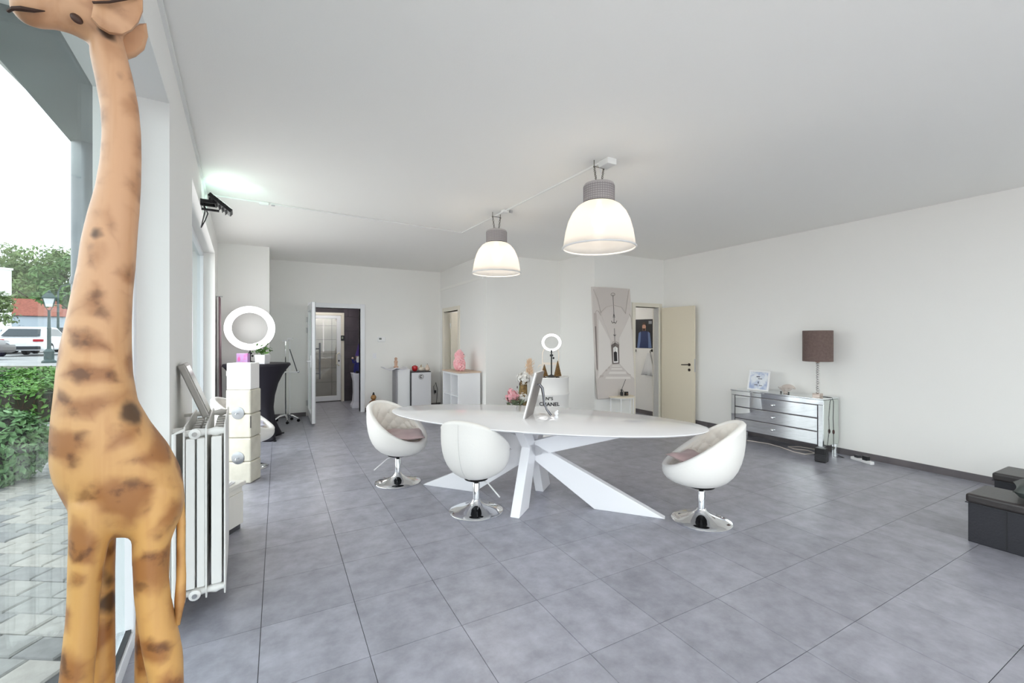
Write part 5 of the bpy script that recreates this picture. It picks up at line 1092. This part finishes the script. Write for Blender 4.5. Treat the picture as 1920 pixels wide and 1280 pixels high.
bline([(60, 110), (100, 200), (130, 330)], .004, bm_[2], 'print_arch_line'); bline([(388, 115), (370, 230), (356, 335)], .004, bm_[2], 'print_arch_line'); bline([(130, 320), (180, 272), (250, 255), (320, 275), (358, 335)], .004, bm_[2], 'print_arch_line'); bline([(72, 340), (88, 305), (105, 310), (128, 350)], .005, bm_[2], 'print_arch_line'); bline([(392, 335), (408, 370), (416, 480)], .006, bm_[2], 'print_arch_line'); bline([(225, 622), (240, 596), (262, 588), (286, 600), (298, 622)], .007, bm_[2], 'print_arch_line')
bline([(240, 160), (249, 330), (250, 420)], .003, bm_[6], 'print_chandelier'); bline([(226, 400), (235, 422), (250, 412), (265, 424), (276, 400)], .004, bm_[6], 'print_chandelier'); bline([(249, 330), (242, 370), (258, 370), (250, 340)], .003, bm_[6], 'print_chandelier'); bline([(253, 470), (257, 540), (260, 690)], .003, bm_[6], 'print_chandelier'); bline([(246, 528), (257, 540), (268, 528)], .004, bm_[6], 'print_chandelier')
bline([(222 + 18 + 18 * math.cos(a_), 157 + 14 * math.sin(a_)) for a_ in np.linspace(0, 2 * PI, 18)], .003, bm_[4], 'print_rosette')
# half round console with fragrance sticks
pc = aty(1162, 700, 5.565); t = thing('half_round_console', 'small cream half-round side table in front of the banner', 'table', (pc.x, 5.565, 0)); ZC = .50
MB().prism([(.235 * math.cos(k), -.24 * math.sin(k)) for k in np.linspace(0, PI, 25)], lambda q, k: (q[0], q[1], k), ZC - .022, ZC).build('top', M('console_cream', S(232, 222, 202), .4), t, bevel=.003)
for a_ in (.05, .9, PI - .9, PI - .05): MB().tube([(.215 * math.cos(a_), -.215 * math.sin(a_) - .01, 0), (.215 * math.cos(a_), -.215 * math.sin(a_) - .01, ZC - .02)], .008).build('leg', WHITE, t, smooth=True)
MB().tube([(.21 * math.cos(a_), -.21 * math.sin(a_) - .01, ZC - .035) for a_ in np.linspace(0, PI, 16)], .007).build('apron_rail', WHITE, t, smooth=True)
t = thing('reed_diffuser', 'black fragrance bottle with one dark stick on the half-round table', 'diffuser', (pc.x + .03, 5.50, ZC + .001))
MB().box((.055, 0, .032), (.06, .04, .064)).build('box', BLACK, t, bevel=.002); MB().box((.055, -.021, .03), (.02, .002, .02)).build('label_mark', M('gold_mark', S(150, 110, 80), .4, .4), t); MB().lathe([(.022, 0), (.024, .05), (.012, .07), (.012, .085), (.018, .088), (.018, .105)], 14, (-.03, .02, 0)).build('bottle', BLACK, t, smooth=True); MB().tube([(-.03, .02, .1), (.06, .02, .27)], .004).build('stick', BLACK, t); MB().tube([(-.05, -.03, .002), (-.03, -.02, .09)], .004).build('stick', BLACK, t)

# ------------------------------------------------------------------ corridor: poster, hooks, towel
XP = XR - .001
def xp(u, v, d=0.0): q = atx(u, v, XP); return Vector((-d, q.y, q.z))
c = xp(1208, 625); t = thing('portrait_poster', 'dark portrait poster of a man in a vest on the corridor wall', 'poster', (XP, c.y, c.z))
def pp(poly, mat, name, k): return MB().prism([xp(*q) for q in poly], lambda q, d: (-d, q.y - c.y, q.z - c.z), .002 * (k - 1), .002 * k).build(name, mat, t)
pp([(1190, 599), (1225, 598), (1225, 653), (1190, 652)], M('poster_dark', S(26, 26, 34), .4), 'sheet', 1)
pp([(1197, 652), (1199, 628), (1203, 622), (1208, 619), (1214, 622), (1218, 627), (1220, 652)], M('poster_vest', S(42, 58, 104), .5), 'print_vest', 2)
pp([(1195, 652), (1198, 624), (1202, 621), (1201, 640), (1199, 652)], M('poster_sleeve', S(104, 124, 168), .5), 'print_sleeve', 3); pp([(1216, 652), (1216, 640), (1215, 621), (1219, 624), (1222, 652)], MATS['poster_sleeve'], 'print_sleeve', 3)
pp([(1205, 619), (1204.5, 611), (1206, 608), (1210, 608), (1211.5, 611), (1211, 619), (1208, 621)], M('poster_skin', S(196, 150, 128), .5), 'print_face', 3); pp([(1204.5, 611), (1204.5, 606), (1208, 603.5), (1211.5, 606), (1211.5, 611), (1210, 608.5), (1206, 608.5)], M('poster_hair', S(70, 50, 42), .6), 'print_hair', 4); pp([(1205, 615.5), (1211, 615.5), (1210, 620), (1208, 621.5), (1206, 620)], MATS['poster_hair'], 'print_beard', 4)
for k in range(3): pp([(1216.5 + 2 * k, 601.5), (1218 + 2 * k, 601.5), (1218 + 2 * k, 607), (1216.5 + 2 * k, 607)], M('poster_mark', S(170, 172, 180), .5), 'print_mark', 2)
for i, (u, v) in enumerate(((1192, 657), (1223, 657))):
    q = xp(u, v); t = thing('coat_hook', ['black coat hook under the left poster corner', 'black coat hook holding the white towel'][i], 'hook', (XP, q.y, q.z), 0, 'coat hooks in the corridor')
    MB().box((-.006, 0, 0), (.012, .035, .05)).build('plate', BLACKM, t, bevel=.003); MB().tube([(-.01, 0, .01), (-.05, 0, .0), (-.06, 0, -.03), (-.04, 0, -.045)], .007).build('hook', BLACKM, t, smooth=True)
q = xp(1219, 662); t = thing('white_towel', 'white towel hanging on the corridor hook', 'towel', (XP, q.y, q.z))
rg = []
for f_ in (0, .15, .4, .7, 1.0):
    wd_ = .03 + .12 * f_; rg.append([(-.03 - (.012 + .025 * f_) * (1 if j < 12 else -.6) * (1 + .3 * math.sin(j * 2.2)), (wd_ * math.cos(PI * j / 12) if j < 12 else -wd_ * math.cos(PI * (j - 12) / 12)) + .02 * f_, -.41 * f_ - .02 * f_ * math.sin(j)) for j in range(24)])
MB().loft(rg).build('cloth', M('towel_white', S(232, 232, 232), .9, bump=.3, bscale=120), t, smooth='full')
q = xp(1232, 666); t = thing('corridor_switch', 'grey switch on the corridor wall beside the door frame', 'switch', (XP, q.y, q.z)); MB().box((-.006, 0, 0), (.012, .08, .08)).build('plate', STEEL, t, bevel=.003); MB().box((-.014, 0, 0), (.006, .05, .05)).build('rocker', WHITE, t)

# ------------------------------------------------------------------ mirrored dresser
FX, Y0, Y1, DZ = 5.88, 2.84, 4.06, .72
t = thing('mirrored_dresser', 'mirrored three-drawer dresser against the right wall', 'dresser', (FX, Y0, 0)); Wd = Y1 - Y0; DD = .37
EDG = M('dresser_edge', S(96, 92, 94), .3, .6)
MB().bx((.012, .006, .13), (DD, Wd - .006, DZ - .02)).build('carcass', EDG, t)
MB().bx((-.01, -.01, DZ - .018), (DD, Wd + .01, DZ)).build('top', MIRROR, t, bevel=.004); MB().bx((-.004, .0, DZ - .078), (.012, Wd, DZ - .020)).build('top_fascia', MIRROR, t, bevel=.003)
MB().bx((.008, -.006, .135), (DD - .01, .004, DZ - .022)).build('side_panel', M('side_mirror', (.72, .76, .73, 1), .12, 1.0), t, bevel=.003); MB().bx((.008, Wd - .004, .135), (DD - .01, Wd + .006, DZ - .022)).build('side_panel', MATS['side_mirror'], t, bevel=.003)
for y_ in (0, Wd - .055): MB().bx((-.003, y_, .13), (.012, y_ + .055, DZ - .08)).build('stile', MIRROR, t, bevel=.003)
dz_ = (DZ - .08 - .14) / 3
for k in range(3):
    z0 = .14 + k * dz_; d = MB().bx((-.006, .063, z0 + .004), (.012, Wd - .063, z0 + dz_ - .004)).build('drawer', MIRROR, t, bevel=.006)
    MB().lathe([(.006, 0), (.006, .014), (.014, .018), (.016, .026), (.010, .032), (.003, .033)], 14).xf(lambda q: (-.006 - q.z, Wd / 2 + q.x, z0 + dz_ / 2 + q.y)).build('knob', CHROME, d, smooth=True)
for x_ in (.01, DD - .06):
    for y_ in (.0, Wd - .05): MB().bx((x_, y_, 0), (x_ + .05, y_ + .05, .13)).build('leg', MIRROR, t, bevel=.003)
# table lamp
p = atz(1540, 743, DZ); t = thing('table_lamp', 'table lamp with brown drum shade and glass bead stem on the dresser', 'lamp', (FX + .14, p.y, DZ + .001))
MB().box((0, 0, .022), (.085, .085, .044)).build('base', M('lamp_glass_base', S(206, 190, 180), .1, .3), t, bevel=.004)
for k in range(13): MB().ball((0, 0, .058 + k * .030), .0185, 12, 8, (1, 1, .85)).build('glass_bead', M('glass_bead', S(206, 204, 202), .06, .55), t, smooth=True)
MB().lathe([(.022, .435), (.026, .45), (.008, .455), (.008, .50)], 12).build('collar', M('rose_brass', S(160, 130, 116), .3, .8), t, smooth=True)
BRS = M('brown_shade', S(116, 98, 92), .85, col2=S(104, 86, 82), nscale=40)
MB().loft([[(r_ * math.cos(2 * PI * j / 48), r_ * math.sin(2 * PI * j / 48), z) for j in range(48)] for r_, z in ((.158, .45), (.162, .452), (.162, .838), (.158, .84), (.156, .838), (.156, .452))], False).build('lamp_shade', BRS, t, smooth=True)
MB().tube([(-.156, 0, .50), (.156, 0, .50)], .003).tube([(0, -.156, .50), (0, .156, .50)], .003).build('shade_spider', STEEL, t)
MB().ball((0, 0, .57), .035, 12, 8, (1, 1, 1.3)).build('bulb', WHITE, t, smooth=True)
lx, ly = -.14, Y0 - p.y            # flex runs over the right edge of the dresser
fx = MB().tube([(.03, 0, .008), (.06, -.05, .004), (.06, ly - .005, .0), (.05, ly - .025, -.05), (.03, ly - .03, -.25), (.04, ly - .03, -.40), (.02, ly - .04, -.6), (-.02, ly - .06, -.712), (.05, ly - .14, -.714), (.1, ly - .05, -.714)], .004, 6).build('flex', BLACK, t, smooth=True)
MB().ball((.04, ly - .03, -.42), .016, 10, 8, (.8, .8, 1.9)).build('inline_switch', M('switch_brown', S(70, 40, 38), .4), fx, smooth=True)
# framed print leaning on the wall
p = Vector((FX + .10, 0, 0)); ya = atx(1442, 700, FX + .12).y; yb = atx(1403, 700, FX + .12).y
t = thing('framed_print', 'small white framed blue wash print leaning on the dresser', 'picture', (FX + .09, (ya + yb) / 2, DZ + .001), 0); fw_ = yb - ya; fh = .285; Rl = rotm(0, math.radians(11), 0)
def fb_(x0, x1, y0, y1, z0, z1, nm, mat):
    m_ = MB().bx((x0, y0, z0), (x1, y1, z1)).xf(lambda q: Rl @ q + Vector((0, 0, .004))); return m_.build(nm, mat, t, bevel=.002)
fb_(0, .018, -fw_ / 2, -fw_ / 2 + .022, 0, fh, 'frame_bar', WHITE); fb_(0, .018, fw_ / 2 - .022, fw_ / 2, 0, fh, 'frame_bar', WHITE); fb_(0, .018, -fw_ / 2 + .022, fw_ / 2 - .022, 0, .022, 'frame_bar', WHITE); fb_(0, .018, -fw_ / 2 + .022, fw_ / 2 - .022, fh - .022, fh, 'frame_bar', WHITE)
fb_(.006, .016, -fw_ / 2 + .02, fw_ / 2 - .02, .02, fh - .02, 'print_sheet', M('wash_print', S(232, 236, 242), .4, col2=S(168, 182, 214), nscale=9, sharp=(.45, .62)))
for y_, z_, sy_, sz_ in ((.01, .19, .05, .014), (-.02, .165, .06, .010), (.03, .075, .05, .010), (-.035, .07, .045, .008), (.0, .1, .012, .03)): fb_(.003, .0062, y_ - sy_ / 2, y_ + sy_ / 2, z_, z_ + sz_, 'brush_stroke', M('ink', S(60, 64, 84), .5))
# shell dish
py = atx(1473, 730, FX + .15).y; t = thing('shell_dish', 'ribbed glass shell dish on dark feet on the dresser', 'dish', (FX + .15, py, DZ + .001))
rg = []
for f_ in np.linspace(0, 1, 8):
    rg.append([((.02 + .075 * f_) * math.cos(th) * .75, (.02 + .075 * f_) * math.sin(th) * (1 + .06 * f_ * math.cos(12 * th)), .022 + .055 * f_ ** 1.6 + .006 * f_ * math.cos(12 * th)) for th in [2 * PI * k / 60 for k in range(60)]])
SHG = M('shell_glass', S(214, 204, 198), .12, .2); MB().loft(rg, False).build('bowl', SHG, t, smooth=True); MB().lathe([(.02, .0), (.03, .012), (.022, .024)], 20).build('bottom', SHG, t)
MB().loft([[(.045 + .02 * f_, (.02 + .075 * f_) * math.sin(th), .06 + .06 * f_ * math.cos(th)) for th in np.linspace(-PI / 2, PI / 2, 20)] for f_ in np.linspace(.2, 1, 5)], False, False).build('shell_back', SHG, t, smooth=True)
for y_ in (-.05, .05): MB().ball((-.02, y_, .012), .012).build('foot', BLACK, t)
# things on the floor by the dresser
p = atz(1544, 866, 0); t = thing('ribbed_black_box', 'small black ribbed box on the floor by the dresser leg', 'box', (p.x, p.y + .02, 0), .15)
MB().bx((-.055, -.055, 0), (.055, .055, .165)).build('housing', BLACK, t, bevel=.008)
for k in range(5): MB().bx((-.058, -.058, .02 + k * .016), (.058, .058, .026 + k * .016)).build('rib', DARKG, t)
t = thing('power_strip', 'white power strip with plugs on the floor under the dresser', 'power strip', (6.08, 2.52, 0), 1.2); MB().bx((-.13, -.025, 0), (.13, .025, .035)).build('body', WHITE, t, bevel=.005); MB().box((-.05, 0, .055), (.06, .05, .05)).build('plug', BLACK, t, bevel=.005); MB().box((.06, 0, .05), (.05, .04, .03)).build('plug', DARKG, t)
ob = MB().tube([Vector((*atz(u, v, 0).xy, .006)) for u, v in ((1400, 826), (1440, 832), (1462, 838), (1490, 848), (1510, 852), (1528, 850), (1515, 845), (1490, 842), (1478, 838), (1500, 838), (1535, 844))], .006, 6).build('floor_cable', M('cable_white', S(206, 198, 190), .5), smooth=True); tag(ob, 'pale cable looping on the floor in front of the dresser', 'cable')

# ------------------------------------------------------------------ black storage benches
BL = M('black_leatherette', S(38, 38, 44), .38, bump=.15, bscale=70); BLT = M('black_lid', S(52, 48, 48), .35, bump=.15, bscale=70)
def bench(label, x0, y1, L=.76, D=.38, Hh=.345):
    t = thing('storage_bench', label, 'bench', (x0, y1, 0), 0, 'black storage benches')
    MB().bx((.012, -L, 0), (D - .012, -.012, Hh - .06)).build('box', BL, t, bevel=.005); MB().bx((0, -L - .012, Hh - .065), (D, 0, Hh)).build('padded_lid', BLT, t, bevel=.018, bseg=3)
    MB().bx((.009, -.012 - .192, .012), (.0125, -.012 - .186, Hh - .065)).build('fold_seam', M('seam_dark', S(26, 26, 30), .5), t); MB().tube([(-.001, -L, Hh - .064), (-.001, -.002, Hh - .064), (D, -.002, Hh - .064)], .003).build('piping', BL, t)
p = atz(1812, 1013, 0); bench('nearer black leatherette storage bench with a dark cushion on it', p.x - .01, p.y + .005)
bench('farther black leatherette storage bench by the right wall', 5.13, p.y + .06, Hh=.365)
cushion('dark_cushion', 'dark green-grey cushion lying on the nearer black bench', (p.x + .21, p.y - .36, .345), .2, (.33, .36), M('dark_sage', S(74, 80, 78), .5), (0.0, -.0), .07, .13, wob=.0)
